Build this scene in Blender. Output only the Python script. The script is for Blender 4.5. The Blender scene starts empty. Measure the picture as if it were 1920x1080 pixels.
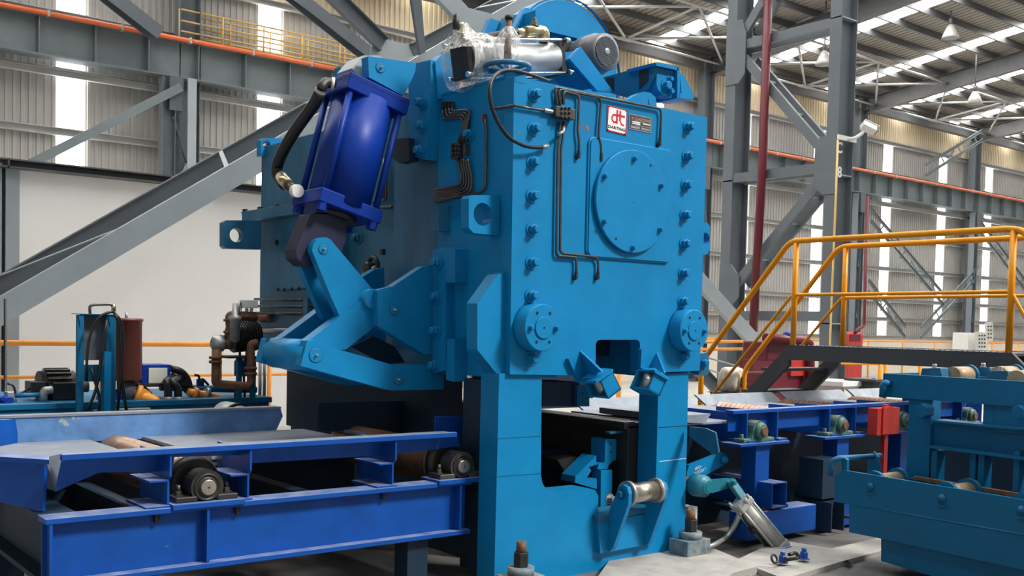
import bpy, bmesh, math, random
from mathutils import Vector as V, Matrix as M
from mathutils.geometry import tessellate_polygon
random.seed(4)
SC = bpy.context.scene
COL = SC.collection
# ---------------------------------------------------------------- camera
F, CX, CY = 1955.534, 960.0, 687.591
RC = M(((0.78255079, -0.62217778, 0.02256253), (-0.00722341, -0.04531093, -0.99894682), (0.62254484, 0.78156365, -0.03995236)))
CP = V((-4.34611, -5.47736, 1.7235))
cam = bpy.data.cameras.new('camera')
cam.sensor_width = 36.0
cam.lens = 36.0 * F / 1920.0
cam.shift_y = (CY - 540.0) / 1920.0
cam.clip_end = 300
co = bpy.data.objects.new('camera', cam)
COL.objects.link(co)
co.matrix_world = M.Translation(CP) @ M((RC[0], -RC[1], -RC[2])).transposed().to_4x4()
SC.camera = co
# ---------------------------------------------------------------- world, sun, exposure
w = bpy.data.worlds.new('world'); SC.world = w; w.use_nodes = True
bg = w.node_tree.nodes['Background']
bg.inputs[0].default_value = (0.93, 0.97, 1.0, 1); bg.inputs[1].default_value = 0.42
sl = bpy.data.lights.new('sun', 'SUN'); sl.energy = 3.8; sl.angle = math.radians(11); sl.color = (1.0, 0.97, 0.92)
so = bpy.data.objects.new('sun', sl); COL.objects.link(so)
so.rotation_euler = V((-0.62, 1.0, -1.15)).to_track_quat('-Z', 'Y').to_euler()
SC.view_settings.view_transform = 'Standard'; SC.view_settings.look = 'None'
SC.view_settings.exposure = 0.0; SC.view_settings.gamma = 1.0
SC.view_settings.use_curve_mapping = False

# ---------------------------------------------------------------- helpers
def ray(px, py):
    return RC.transposed() @ V(((px - CX) / F, (py - CY) / F, 1.0))
def at(px, py, ax, v):
    """world point where the sight line of a photo pixel meets the plane axis = v"""
    r = ray(px, py); i = 'xyz'.index(ax)
    return CP + r * ((v - CP[i]) / r[i])
def ay(px, py, v): return at(px, py, 'y', v)
def ax_(px, py, v): return at(px, py, 'x', v)
def az(px, py, v): return at(px, py, 'z', v)

class MB:
    def __init__(s): s.v = []; s.f = []; s.sm = []
    def add(s, vs, fs, sm=False):
        o = len(s.v); s.v += [V(p) for p in vs]
        for f in fs: s.f.append([i + o for i in f]); s.sm.append(sm)
        return s
    def box(s, a, b):
        x0, x1 = sorted((a[0], b[0])); y0, y1 = sorted((a[1], b[1])); z0, z1 = sorted((a[2], b[2]))
        return s.add([(x0,y0,z0),(x1,y0,z0),(x1,y1,z0),(x0,y1,z0),(x0,y0,z1),(x1,y0,z1),(x1,y1,z1),(x0,y1,z1)],
              [(0,3,2,1),(4,5,6,7),(0,1,5,4),(1,2,6,5),(2,3,7,6),(3,0,4,7)])
    def obox(s, c, ux, uy, uz):
        c, ux, uy, uz = V(c), V(ux), V(uy), V(uz)
        vs = [c+ux*i+uy*j+uz*k for k in (-.5,.5) for j in (-.5,.5) for i in (-.5,.5)]
        fs = [(0,2,3,1),(4,5,7,6),(0,1,5,4),(1,3,7,5),(3,2,6,7),(2,0,4,6)]
        if ux.cross(uy).dot(uz) < 0: fs = [f[::-1] for f in fs]
        return s.add(vs, fs)
    def prism(s, pts, d, holes=(), sm=False):
        """polygon pts (3D, planar) extruded by vector d, optional holes (lists of points)"""
        pts = [V(p) for p in pts]; d = V(d)
        n = V((0,0,0))
        for i in range(len(pts)): n += pts[i].cross(pts[(i+1) % len(pts)])
        if n.dot(d) > 0: pts = pts[::-1]      # now the front face (at pts) looks against d
        loops = [pts]
        for h in holes:
            h = [V(p) for p in h]; m = V((0,0,0))
            for i in range(len(h)): m += h[i].cross(h[(i+1) % len(h)])
            if m.dot(d) < 0: h = h[::-1]
            loops.append(h)
        if len(loops) == 1:
            k = len(pts)
            s.add(pts + [p+d for p in pts], [tuple(range(k)), tuple(range(2*k-1, k-1, -1))])
        else:
            flat = [p for l in loops for p in l]; k = len(flat)
            tr = []
            for t in tessellate_polygon([[tuple(p) for p in l] for l in loops]):
                a, b, c = (flat[i] for i in t)
                tr.append(tuple(t) if (b-a).cross(c-a).dot(d) < 0 else tuple(t)[::-1])
            s.add(flat + [p+d for p in flat], tr + [tuple(i+k for i in t[::-1]) for t in tr])
        for li, l in enumerate(loops):
            k = len(l)
            s.add(l + [p+d for p in l], [((i+1) % k, i, i+k, (i+1) % k + k) for i in range(k)], sm and li > 0 or (sm == 2))
        return s
    def lathe(s, p, axis, prof, n=24, sm=True, caps=True):
        """prof: list of (t along axis, radius)"""
        p = V(p); a = V(axis).normalized()
        u = a.orthogonal().normalized()
        if abs(a.z) < .9: u = (V((0,0,1)) - a * a.z).normalized()
        q = a.cross(u)
        vs = []
        for t, r in prof:
            for i in range(n):
                g = 2*math.pi*i/n
                vs.append(p + a*t + (u*math.cos(g) + q*math.sin(g))*r)
        o = len(s.v); s.v += vs
        for j in range(len(prof)-1):
            for i in range(n):
                s.f.append([o+j*n+i, o+j*n+(i+1) % n, o+(j+1)*n+(i+1) % n, o+(j+1)*n+i]); s.sm.append(sm)
        if caps:
            if prof[0][1] > 1e-5: s.f.append([o+i for i in range(n)][::-1]); s.sm.append(False)
            if prof[-1][1] > 1e-5: s.f.append([o+(len(prof)-1)*n+i for i in range(n)]); s.sm.append(False)
        return s
    def cyl(s, p0, p1, r, n=20, r1=None, sm=True):
        p0, p1 = V(p0), V(p1)
        return s.lathe(p0, p1-p0, [(0, r), ((p1-p0).length, r if r1 is None else r1)], n, sm)
    def tube(s, pts, r, n=8, fil=0.0, closed=False, fs=4):
        pts = [V(p) for p in pts]
        if fil > 0:
            q = [pts[0]]
            for i in range(1, len(pts)-1):
                a, b, c = pts[i-1], pts[i], pts[i+1]
                f = min(fil, (a-b).length*.48, (c-b).length*.48)
                p, e = b+(a-b).normalized()*f, b+(c-b).normalized()*f
                for k in range(fs+1):
                    t = k/fs; q.append(p*(1-t)**2 + b*2*t*(1-t) + e*t*t)
            q.append(pts[-1]); pts = q
        pts = [p for i, p in enumerate(pts) if i == 0 or (p-pts[i-1]).length > 1e-5]
        o = len(s.v); m = len(pts); u = None
        for i, p in enumerate(pts):
            if closed: t = (pts[(i+1) % m]-pts[i-1]).normalized()
            else: t = (pts[min(i+1, m-1)]-pts[max(i-1, 0)]).normalized()
            if u is None: u = t.orthogonal().normalized()
            u = (u - t*u.dot(t)).normalized(); q = t.cross(u)
            rr = r(i/(m-1)) if callable(r) else r
            for k in range(n):
                g = 2*math.pi*k/n; s.v.append(p + (u*math.cos(g)+q*math.sin(g))*rr)
        for i in range(m if closed else m-1):
            i2 = (i+1) % m
            for k in range(n):
                s.f.append([o+i*n+k, o+i*n+(k+1) % n, o+i2*n+(k+1) % n, o+i2*n+k]); s.sm.append(True)
        if not closed:
            s.f.append([o+k for k in range(n)][::-1]); s.sm.append(False)
            s.f.append([o+(m-1)*n+k for k in range(n)]); s.sm.append(False)
        return s
    def ibeam(s, p0, p1, up, h, b, tw=.012, tf=.018, flanges=(1, 1)):
        """I section from p0 to p1; p0/p1 at section centre, 'up' is the web direction"""
        p0, p1 = V(p0), V(p1); L = p1-p0; t = L.normalized(); up = V(up); up = (up-t*up.dot(t)).normalized(); sd = t.cross(up)
        c = (p0+p1)/2
        s.obox(c, L, sd*tw, up*(h-2*tf))
        for k, on in ((1, flanges[0]), (-1, flanges[1])):
            if on: s.obox(c+up*k*(h-tf)/2, L, sd*b, up*tf)
        return s
    def channel(s, p0, p1, up, out, h, b, t=.012):
        p0, p1 = V(p0), V(p1); L = p1-p0; a = L.normalized(); up = V(up); up = (up-a*up.dot(a)).normalized(); sd = a.cross(up)
        if sd.dot(V(out)) < 0: sd = -sd
        c = (p0+p1)/2
        s.obox(c+sd*t/2, L, sd*t, up*h)
        for k in (1, -1): s.obox(c+up*k*(h-t)/2+sd*(b+t)/2, L, sd*(b-t), up*t)
        return s
    def bolt(s, p, d, r=.03, h=.03, washer=True, n=6):
        p = V(p); d = V(d).normalized(); z = 0
        if washer: s.lathe(p, d, [(0, r*1.45), (r*.22, r*1.45), (r*.22, r*1.0)], 16, False); z = r*.22
        return s.lathe(p, d, [(z, r), (z+h*.85, r), (z+h, r*.82)], n, False)
    def xf(s, m, i0=0):
        for i in range(i0, len(s.v)): s.v[i] = m @ s.v[i]
        return s

MODS = {}
def obj(name, mb, mat, parent=None, bevel=0.0, label=None):
    me = bpy.data.meshes.new(name)
    me.from_pydata([tuple(p) for p in mb.v], [], mb.f)
    me.polygons.foreach_set('use_smooth', mb.sm)
    me.update()
    if mat is not None: me.materials.append(mat)
    o = bpy.data.objects.new(name, me); COL.objects.link(o)
    if parent is not None:
        o.parent = parent
        q, off = parent, V((0,0,0))
        while q is not None: off += q.location; q = q.parent
        o.location = -off
    if bevel:
        b = o.modifiers.new('bevel', 'BEVEL'); b.width = bevel; b.segments = 2; b.limit_method = 'ANGLE'; b.angle_limit = math.radians(40)
    if label: o['label'] = label
    return o
def thing(name, label, cat, loc=(0,0,0), group=None):
    o = bpy.data.objects.new(name, None); COL.objects.link(o); o.empty_display_size = .2
    o.location = loc; o['label'] = label; o['category'] = cat
    if group: o['group'] = group
    return o
def tag(o, label, cat, group=None, kind=None):
    o['label'] = label; o['category'] = cat
    if group: o['group'] = group
    if kind: o['kind'] = kind
    return o
def struct(o): o['kind'] = 'structure'; return o
def share(o, name, parent, loc=(0,0,0)):
    c = o.copy(); c.name = name; COL.objects.link(c); c.parent = parent
    c.location = o.location + V(loc); return c
def circ(c, r, axis, n=20, a0=0):
    c = V(c); out = []
    for i in range(n):
        g = a0+2*math.pi*i/n; x, y = r*math.cos(g), r*math.sin(g)
        out.append(c + (V((x,0,y)) if axis == 'y' else V((0,x,y)) if axis == 'x' else V((x,y,0))))
    return out
def textmesh(txt, size, name, mat, parent, origin, right, up, align='LEFT', extr=.0012, bold=0.0, sx=1.0):
    cu = bpy.data.curves.new(name, 'FONT'); cu.body = txt; cu.size = size; cu.extrude = extr; cu.align_x = align; cu.offset = bold
    t = bpy.data.objects.new(name, cu); COL.objects.link(t)
    dg = bpy.context.evaluated_depsgraph_get()
    me = bpy.data.meshes.new_from_object(t.evaluated_get(dg))
    bpy.data.objects.remove(t)
    R_, U_ = V(right).normalized(), V(up).normalized(); N_ = R_.cross(U_)
    for v in me.vertices: v.co = V(origin) + R_*v.co.x*sx + U_*v.co.y + N_*v.co.z
    me.materials.clear(); me.materials.append(mat)
    o = bpy.data.objects.new(name, me); COL.objects.link(o)
    if parent is not None:
        o.parent = parent
        q, off = parent, V((0,0,0))
        while q is not None: off += q.location; q = q.parent
        o.location = -off
    return o

# ---------------------------------------------------------------- materials
def mat(name, col, rough=.5, metal=0.0, var=.12, scale=6.0, bump=0.0, dust=None, dustamt=.0, spec=.5, chips=None, streak=0.0, coat=0.0):
    m = bpy.data.materials.new(name); m.use_nodes = True
    nt = m.node_tree; N = nt.nodes; L = nt.links; b = N['Principled BSDF']
    tc = N.new('ShaderNodeTexCoord')
    geo = N.new('ShaderNodeNewGeometry')
    nz = N.new('ShaderNodeTexNoise'); nz.inputs['Scale'].default_value = scale; nz.inputs['Detail'].default_value = 6; nz.inputs['Roughness'].default_value = .65
    mp = N.new('ShaderNodeMapping'); L.new(geo.outputs['Position'], mp.inputs[0]); L.new(mp.outputs[0], nz.inputs['Vector'])
    if streak: mp.inputs['Scale'].default_value = (1, 1, 1-streak)
    cr = N.new('ShaderNodeValToRGB')
    c0 = [max(0, c*(1-var)) for c in col]; c1 = [min(1, c*(1+var)) for c in col]
    cr.color_ramp.elements[0].position = .3; cr.color_ramp.elements[1].position = .7
    cr.color_ramp.elements[0].color = (*c0, 1); cr.color_ramp.elements[1].color = (*c1, 1)
    L.new(nz.outputs[0], cr.inputs[0]); out = cr.outputs[0]
    if chips:
        n2 = N.new('ShaderNodeTexNoise'); n2.inputs['Scale'].default_value = chips[1]; n2.inputs['Detail'].default_value = 8; n2.inputs['Roughness'].default_value = .7
        L.new(geo.outputs['Position'], n2.inputs['Vector'])
        r2 = N.new('ShaderNodeValToRGB'); r2.color_ramp.elements[0].position = chips[2]; r2.color_ramp.elements[1].position = chips[2]+.04
        L.new(n2.outputs[0], r2.inputs[0])
        mx = N.new('ShaderNodeMix'); mx.data_type = 'RGBA'; L.new(r2.outputs[0], mx.inputs[0]); L.new(out, mx.inputs[6]); mx.inputs[7].default_value = (*chips[0], 1); out = mx.outputs[2]
    if dust:
        sx = N.new('ShaderNodeSeparateXYZ'); L.new(geo.outputs['True Normal'], sx.inputs[0])
        r3 = N.new('ShaderNodeMapRange'); r3.inputs[1].default_value = .55; r3.inputs[2].default_value = .95; L.new(sx.outputs[2], r3.inputs[0])
        n3 = N.new('ShaderNodeTexNoise'); n3.inputs['Scale'].default_value = 9; n3.inputs['Detail'].default_value = 7; L.new(geo.outputs['Position'], n3.inputs['Vector'])
        r4 = N.new('ShaderNodeMapRange'); r4.inputs[1].default_value = .3; r4.inputs[2].default_value = .65; r4.inputs[3].default_value = dustamt*.35; r4.inputs[4].default_value = dustamt; L.new(n3.outputs[0], r4.inputs[0])
        ml = N.new('ShaderNodeMath'); ml.operation = 'MULTIPLY'; L.new(r3.outputs[0], ml.inputs[0]); L.new(r4.outputs[0], ml.inputs[1])
        mx = N.new('ShaderNodeMix'); mx.data_type = 'RGBA'; L.new(ml.outputs[0], mx.inputs[0]); L.new(out, mx.inputs[6]); mx.inputs[7].default_value = (*dust, 1); out = mx.outputs[2]
        r5 = N.new('ShaderNodeMapRange'); r5.inputs[3].default_value = rough; r5.inputs[4].default_value = .85; L.new(ml.outputs[0], r5.inputs[0]); L.new(r5.outputs[0], b.inputs['Roughness'])
    else: b.inputs['Roughness'].default_value = rough
    L.new(out, b.inputs['Base Color'])
    b.inputs['Metallic'].default_value = metal
    b.inputs['Specular IOR Level'].default_value = spec
    b.inputs['Coat Weight'].default_value = coat
    if bump:
        bp = N.new('ShaderNodeBump'); bp.inputs['Strength'].default_value = bump; bp.inputs['Distance'].default_value = .01
        n4 = N.new('ShaderNodeTexNoise'); n4.inputs['Scale'].default_value = scale*5; n4.inputs['Detail'].default_value = 4
        L.new(geo.outputs['Position'], n4.inputs['Vector']); L.new(n4.outputs[0], bp.inputs['Height']); L.new(bp.outputs[0], b.inputs['Normal'])
    return m
def emit(name, col, s):
    m = bpy.data.materials.new(name); m.use_nodes = True; b = m.node_tree.nodes['Principled BSDF']
    b.inputs['Base Color'].default_value = (.8, .8, .8, 1); b.inputs['Emission Color'].default_value = (*col, 1); b.inputs['Emission Strength'].default_value = s
    return m
BLUE = mat('shear blue paint', (.003, .205, .45), .42, var=.10, scale=3, bump=.02, chips=((.30, .10, .09), 2.6, .79), spec=.28)
BLUE2 = mat('grimy shear blue paint', (.02, .125, .23), .36, var=.35, scale=3, bump=.05, streak=.7)
BLUED = mat('dark and shaded frame blue', (.004, .022, .048), .55, var=.2)  # darkened blue: shade inside and under the frames painted in, plus dark parts
NAVY = mat('royal blue paint', (.003, .032, .26), .40, var=.10, scale=4, spec=.2)
NAVYD = mat('dark navy clevis paint', (.011, .012, .042), .45, var=.15)
TABLE = mat('table blue paint', (.003, .068, .33), .42, var=.16, scale=5, dust=(.42, .46, .52), dustamt=.55, chips=((.22, .28, .38), 4.2, .69), spec=.3)
TOPB = mat('dusty table top steel', (.19, .215, .255), .6, var=.2, scale=4)
GUARD = mat('worn pale blue guard paint', (.10, .23, .48), .45, var=.30, scale=5, chips=((.36, .38, .38), 3.2, .60))
GUARD2 = mat('scuffed grey blue guard steel', (.23, .265, .31), .5, var=.25, scale=6, chips=((.10, .17, .42), 2.0, .60))
BRONZE = mat('tan roller coating', (.40, .29, .175), .5, .25, var=.22, scale=12)
TROL = mat('trolley blue paint', (.003, .118, .25), .45, var=.10, scale=3, spec=.3)
LINK = mat('teal link paint', (.012, .16, .22), .4, var=.15)
GREY = mat('grey steel paint', (.103, .122, .137), .5, var=.10, scale=2)
GREYL = mat('light grey steel paint', (.34, .385, .405), .5, var=.08, scale=2)
GREYD = mat('dark grey deck paint', (.040, .042, .045), .55, var=.12)
GIRD = mat('girder grey paint', (.165, .195, .205), .5, var=.12, scale=1.2)
CLAD = mat('grey wall cladding', (.42, .41, .385), .5, var=.08, scale=.5)
CREAM = mat('cream wall cladding', (.74, .62, .43), .55, var=.07, scale=.5)
ROOFM = mat('roof sheet', (.30, .275, .24), .6, var=.08, scale=.6)
STEELD = mat('purlin steel', (.092, .095, .095), .5, var=.15)
ZINC = mat('galvanised girt', (.46, .46, .44), .45, var=.12, scale=2)
WHITE = mat('white wall paint', (.95, .94, .91), .7, var=.02, scale=1)
FLOORM = mat('dirty concrete floor', (.115, .11, .105), .7, var=.35, scale=2.2, bump=.1)
FLOORP = mat('pale hall floor', (.42, .405, .37), .6, var=.15, scale=1.2)
CONC = mat('pale concrete', (.36, .345, .315), .75, var=.22, scale=5, bump=.12)
LOWW = mat('low wall cream paint', (.80, .74, .62), .7, var=.05)
ORANGE = mat('orange conductor cover', (.80, .17, .06), .45, var=.08)
YEL = mat('yellow handrail paint', (.78, .29, .006), .38, var=.10, scale=5, spec=.25)
YEL2 = mat('pale yellow rail paint', (.70, .47, .16), .5, var=.10)
ORA2 = mat('orange pipe paint', (.85, .33, .05), .42, var=.10)
RED = mat('red paint', (.50, .030, .022), .42, var=.12)
REDD = mat('dark red pipe paint', (.12, .006, .016), .42, var=.10)
RUST = mat('rusty brown steel', (.17, .085, .045), .7, .2, var=.4, scale=14, bump=.15)
BROWN = mat('brown drum paint', (.135, .038, .026), .45, var=.15)
ROLL = mat('worn roller steel', (.42, .27, .20), .38, .75, var=.25, scale=10)
STEEL = mat('bare turned steel', (.50, .44, .36), .32, .9, var=.25, scale=9)
CHROME = mat('bright steel', (.78, .78, .76), .22, 1.0, var=.06)
ALU = mat('brushed aluminium tube', (.66, .69, .72), .34, .85, var=.08)
ALUW = mat('dirty aluminium casting', (.47, .47, .44), .5, .35, var=.22, scale=12)
BLACK = mat('black rubber', (.010, .010, .011), .42, var=.2)
DARK = mat('black oxide steel', (.035, .033, .03), .45, .4, var=.3, scale=10)
GREASE = mat('greasy dark pipe', (.10, .092, .082), .34, .6, var=.3, scale=12)
BEARG = mat('green bearing paint', (.055, .15, .12), .5, var=.35, scale=12, dust=(.35, .36, .33), dustamt=.7)
MOTOR = mat('grey motor paint', (.14, .145, .155), .38, var=.12)
BRASS = mat('yellow zinc fitting', (.52, .44, .27), .33, .9, var=.2, scale=15)
GALV = mat('galvanised pipe', (.36, .37, .37), .45, .6, var=.2, scale=10)
PANEL = mat('pale cream panel', (.62, .60, .54), .5, var=.05)
OFFW = mat('off white plastic', (.76, .76, .73), .4, var=.04)
SIGNW = mat('sign white enamel', (.88, .86, .82), .35, var=.02)
SIGNR = mat('sign red', (.62, .012, .045), .4, var=.05)
SIGNB = mat('sign black', (.015, .015, .017), .4, var=.05)
PLATE = mat('etched name plate', (.10, .09, .085), .4, .5, var=.1)
PLATET = mat('name plate lettering', (.42, .26, .22), .4, .3, var=.1)
CHALK = mat('paint marker', (.70, .78, .82), .7, var=.05)
CHIP = mat('rusty red primer', (.36, .11, .09), .6, var=.2, scale=30)
FOOT = mat('dusty foot block', (.13, .19, .22), .7, var=.45, scale=14, chips=((.25, .24, .21), 9, .5))
CLOTH = mat('dirty beige cloth', (.50, .45, .37), .9, var=.25, scale=10, bump=.3)
GREYW = mat('stencil white', (.80, .84, .84), .6, var=.05)
GLOW = emit('translucent sheet', (1.0, .98, .95), 19.5)
GLOWW = emit('translucent wall sheet', (.99, .98, .97), 8.0)
def plastic():
    m = bpy.data.materials.new('clear plastic wrap'); m.use_nodes = True; nt = m.node_tree; N = nt.nodes; L = nt.links; b = N['Principled BSDF']
    b.inputs['Base Color'].default_value = (.78, .76, .72, 1); b.inputs['Roughness'].default_value = .22
    geo = N.new('ShaderNodeNewGeometry'); nz = N.new('ShaderNodeTexNoise'); nz.inputs['Scale'].default_value = 16; nz.inputs['Detail'].default_value = 5
    mp = N.new('ShaderNodeMapping'); mp.inputs['Scale'].default_value = (2.2, 2.2, .5); L.new(geo.outputs['Position'], mp.inputs[0]); L.new(mp.outputs[0], nz.inputs['Vector'])
    r = N.new('ShaderNodeMapRange'); r.inputs[1].default_value = .38; r.inputs[2].default_value = .68; r.inputs[3].default_value = .16; r.inputs[4].default_value = .72
    L.new(nz.outputs[0], r.inputs[0]); L.new(r.outputs[0], b.inputs['Alpha'])
    bp = N.new('ShaderNodeBump'); bp.inputs['Strength'].default_value = .8; bp.inputs['Distance'].default_value = .02; L.new(nz.outputs[0], bp.inputs['Height']); L.new(bp.outputs[0], b.inputs['Normal'])
    return m
WRAP = plastic()
# ================================================================ SETTING
# floor and plinths
floor = struct(obj('floor', MB().box((-14, -9, -.3), (62, 20, -.06)), FLOORM))
struct(obj('floor', MB().box((-11, 5.2, -.1), (62, 19.1, -.055)), FLOORP))
# far wall: low masonry wall, cladding sheets, translucent strips, girts, columns
YW = 19.2
wall = struct(obj('wall_back', MB().box((-11, YW-.1, -.06), (60, YW+.2, 1.5)).box((-11, YW+.08, 1.5), (60, YW+.2, 11.4)), LOWW))
STR = [2.5, 7.27, 12.0, 16.6, 21.2, 25.8, 30.32, 35.08, 39.46, 43.56, 48.2, 52.8]
def corr(x0, x1, z0, z1, y, pitch=.16, d=.03):
    m = MB(); n = max(1, round((x1-x0)/pitch)); p = (x1-x0)/n; pr = []
    for i in range(n):
        a = x0+i*p; pr += [(a, 0), (a+p*.34, 0), (a+p*.42, -d), (a+p*.86, -d), (a+p*.94, 0)]
    pr.append((x1, 0))
    vs = [(x, y+dy, z) for z in (z0, z1) for x, dy in pr]; k = len(pr)
    return m.add(vs, [(i, i+1, k+i+1, k+i) for i in range(k-1)])
xs = [-11] + [v for c in STR for v in (c-.30, c+.30)] + [60]
for i in range(0, len(xs), 2):
    obj('cladding_sheet', corr(xs[i], xs[i+1], 1.5, 9.62, YW), CLAD, wall)
for i in range(0, len(xs), 2):
    obj('cladding_sheet', corr(xs[i], xs[i+1] + (.6 if i+2 < len(xs) else 0), 9.62, 11.35, YW), CREAM, wall)
for c in STR:
    obj('translucent_sheet', corr(c-.30, c+.30, 1.5, 9.62, YW-.005), GLOWW, wall, label='bright translucent daylight sheet')
for z in (1.56, 2.32, 3.12, 4.42, 5.78, 7.1, 8.34, 9.62):
    obj('girt', MB().channel((-8, YW-.05, z), (60, YW-.05, z), (0,0,1), (0,-1,0), .17, .12, .02), ZINC, wall)
for x in (5.0, 14.0, 23.2, 32.4, 41.4, 50.6):
    m = MB().ibeam((x, 18.75, -.06), (x, 18.75, 11.0), (1,0,0), .5, .32, .014, .022)
    obj('wall_column', m, GREY, wall)
    # crane column leg with lacing in front of the wall column
    m = MB().ibeam((x-.62, 18.35, -.06), (x-.62, 18.35, 7.2), (1,0,0), .3, .26, .014, .02)
    m.box((x-.62, 18.2, 6.45), (x-.3, 18.5, 7.22))
    obj('crane_column_leg', m, GREY, wall)
    z = .3; s = 1
    while z < 6.1:
        a, b = ((x-.55, 18.3, z), (x-.05, 18.6, z+1.0)) if s > 0 else ((x-.05, 18.6, z), (x-.55, 18.3, z+1.0))
        obj('lacing_bar', MB().channel(a, b, (0,1,0), (0,0,1), .1, .06, .012), GIRD if s > 0 else GREY, wall); s = -s; z += 1.0
    # brackets against the wall above the girder
for a, b in (((-.8, 10.9), (3.95, 8.05)), ((4.9, 10.7), (10.1, 8.12)), ((9.3, 9.1), (9.6, 11.3))):
    pass
for a, b in (((-1.2, 11.0), (4.0, 8.0)), ((4.9, 10.72), (10.2, 8.1))):
    m = MB().ibeam((a[0], 17.9, a[1]), (b[0], 17.9, b[1]), (0,1,0), .34, .30, .016, .022)
    obj('knee_brace', m, GREY, wall)
for a, b in (((36.5, 8.6), (41.2, 10.7)), ((32.6, 6.4), (38.4, 3.2)), ((32.6, 3.6), (35.4, 1.8)), ((41.2, 6.6), (47.0, 3.4)), ((36.6, 1.8), (41.2, 4.6))):
    m = MB(); dz = .22
    for k in (-1, 1): m.channel((a[0], 18.3, a[1]+k*dz), (b[0], 18.3, b[1]+k*dz), (0,0,1), (0,-1,0), .12, .06, .014)
    for i in range(1, 7):
        t = i/7; x = a[0]+(b[0]-a[0])*t; zc = a[1]+(b[1]-a[1])*t; u = (i % 2*2-1)
        m.obox((x, 18.3, zc), (.5, 0, u*.4), (0, .015, 0), (-.05*u, 0, .06))
    obj('wind_brace', m, GIRD, wall)
m = MB(); a, b = ay(340, 163, 18.1), ay(60, 306, 18.1)
obj('wind_brace', m.channel(a, b, (0,0,1), (0,1,0), .19, .09, .016), GIRD, wall)
a, b = ay(353, 168, 18.05), ay(353, 330, 18.05)
obj('column_flange', MB().box((a.x, 18.05, .0), (ay(369, 168, 18.05).x, 18.1, 7.2)), GREYL, wall)
# crane girder on the far column line, with stiffeners, rail and conductor
gird = thing('crane_girder', 'long grey crane runway girder with ribs along the far wall', 'girder', (5, 18.4, 7.2))
YG = 18.4
obj('girder_beam', MB().ibeam((-8, YG+.2, 7.68), (60, YG+.2, 7.68), (0,0,1), .86, .42, .02, .03), GIRD, gird)
sv = MB().box((-.012, YG-.01, 7.27), (.012, YG+.19, 8.08)); s0 = None
x = -7.9+.22
while x < 60:
    if s0 is None: s0 = obj('stiffener', MB().box((x-.012, YG-.005, 7.28), (x+.012, YG+.19, 8.07)), GIRD, gird); x0 = x
    else: share(s0, 'stiffener', gird, (x-x0, 0, 0))
    x += 1.165
obj('crane_rail', MB().box((-8, YG+.17, 8.11), (60, YG+.23, 8.22)), STEELD, gird)
obj('surge_angle', MB().channel((-8, YG+.45, 7.0), (60, YG+.45, 7.0), (0,0,1), (0,-1,0), .14, .1, .014), ZINC, gird)
cr = thing('conductor_rail', 'orange tubular conductor rail clipped along the grey crane girder', 'rail', (5, YG-.12, 8.1))
obj('conductor_tube', MB().tube([(-8, YG-.05, 8.12), (60, YG-.05, 8.12)], .055, 10), ORANGE, cr)
x = -7.5; h0 = None
while x < 60:
    if h0 is None: h0 = obj('hanger_clip', MB().box((x-.025, YG-.115, 8.055), (x+.025, YG+.03, 8.185)), ZINC, cr); x0 = x
    else: share(h0, 'hanger_clip', cr, (x-x0, 0, 0))
    x += 1.55
# catwalk railing above the girder
cw = thing('catwalk_railing', 'pale yellow double railing of the catwalk above the crane girder', 'railing', (7, 18.8, 8.2))
for yy, x0 in ((18.62, 4.75), (19.0, 5.1)):
    for z in (8.38, 8.62, 8.88): obj('rail', MB().tube([(x0, yy, z), (13, yy, z)], .022, 6), YEL2, cw)
    x = x0
    while x < 13: obj('post', MB().tube([(x, yy, 8.1), (x, yy, 8.89)], .022, 6), YEL2, cw); x += 1.05
obj('walkway_deck', MB().box((4.7, 18.6, 8.1), (13, 19.05, 8.14)), ZINC, cw)

# roof: sheet, purlins, rafters, translucent sheets
def rz(y): return 13.412-.115*y
R0, R1, RX0, RX1 = 19.3, -5.0, -11, 60  # roof run forward out of view to keep sun off the white wall
def roofpanel(x0, x1, mat_, name, dz=0):
    m = MB(); n = max(1, round((x1-x0)/.25)); p = (x1-x0)/n; pr = []
    for i in range(n):
        a = x0+i*p; pr += [(a, 0), (a+p*.6, 0), (a+p*.68, .035), (a+p*.92, .035)]
    pr.append((x1, 0)); k = len(pr)
    vs = [(x, y, rz(y)+d+dz) for y in (R0, R1) for x, d in pr]
    return obj(name, m.add(vs, [(i, k+i, k+i+1, i+1) for i in range(k-1)]), mat_, ceil)
ceil = struct(obj('ceiling', MB().add([(RX0, R0, rz(R0)+.14), (RX1, R0, rz(R0)+.14), (RX1, R1, rz(R1)+.14), (RX0, R1, rz(R1)+.14)], [(0, 3, 2, 1)]), ROOFM))
SK = [-2.6, 2.2, 6.9, 11.6, 16.4, 21.1, 26.0, 30.9, 35.5, 40.2, 44.8, 49.5]  # leftmost strip is out of view, added to brighten the white wall
xs = [RX0] + [v for c in SK for v in (c-.36, c+.36)] + [RX1]
for i in range(0, len(xs), 2): roofpanel(xs[i], xs[i+1], ROOFM, 'roof_sheet')
for c in SK: roofpanel(c-.36, c+.36, GLOW, 'roof_light', -.004).__setitem__('label', 'glowing translucent roof sheet')
y = 18.6; p0 = None
while y > R1+.2:
    z = rz(y)-.11
    obj('purlin', MB().channel((RX0, y, z), (RX1, y, z), (0,0,1), (0,1,0), .2, .07, .012), STEELD, ceil); y -= 1.02
for x in (-4, 5, 14.2, 23.5, 32.7, 41.6, 50.6):
    a, b = V((x, 19.0, rz(19.0)-.52)), V((x, R1, rz(R1)-.46))
    obj('rafter', MB().ibeam(a, b, (0,0,1), .6, .26, .014, .02), STEELD, ceil)
obj('eave_beam', MB().ibeam((RX0, 18.7, 10.75), (RX1, 18.7, 10.75), (0,0,1), .4, .24, .014, .02), STEELD, ceil)
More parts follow.
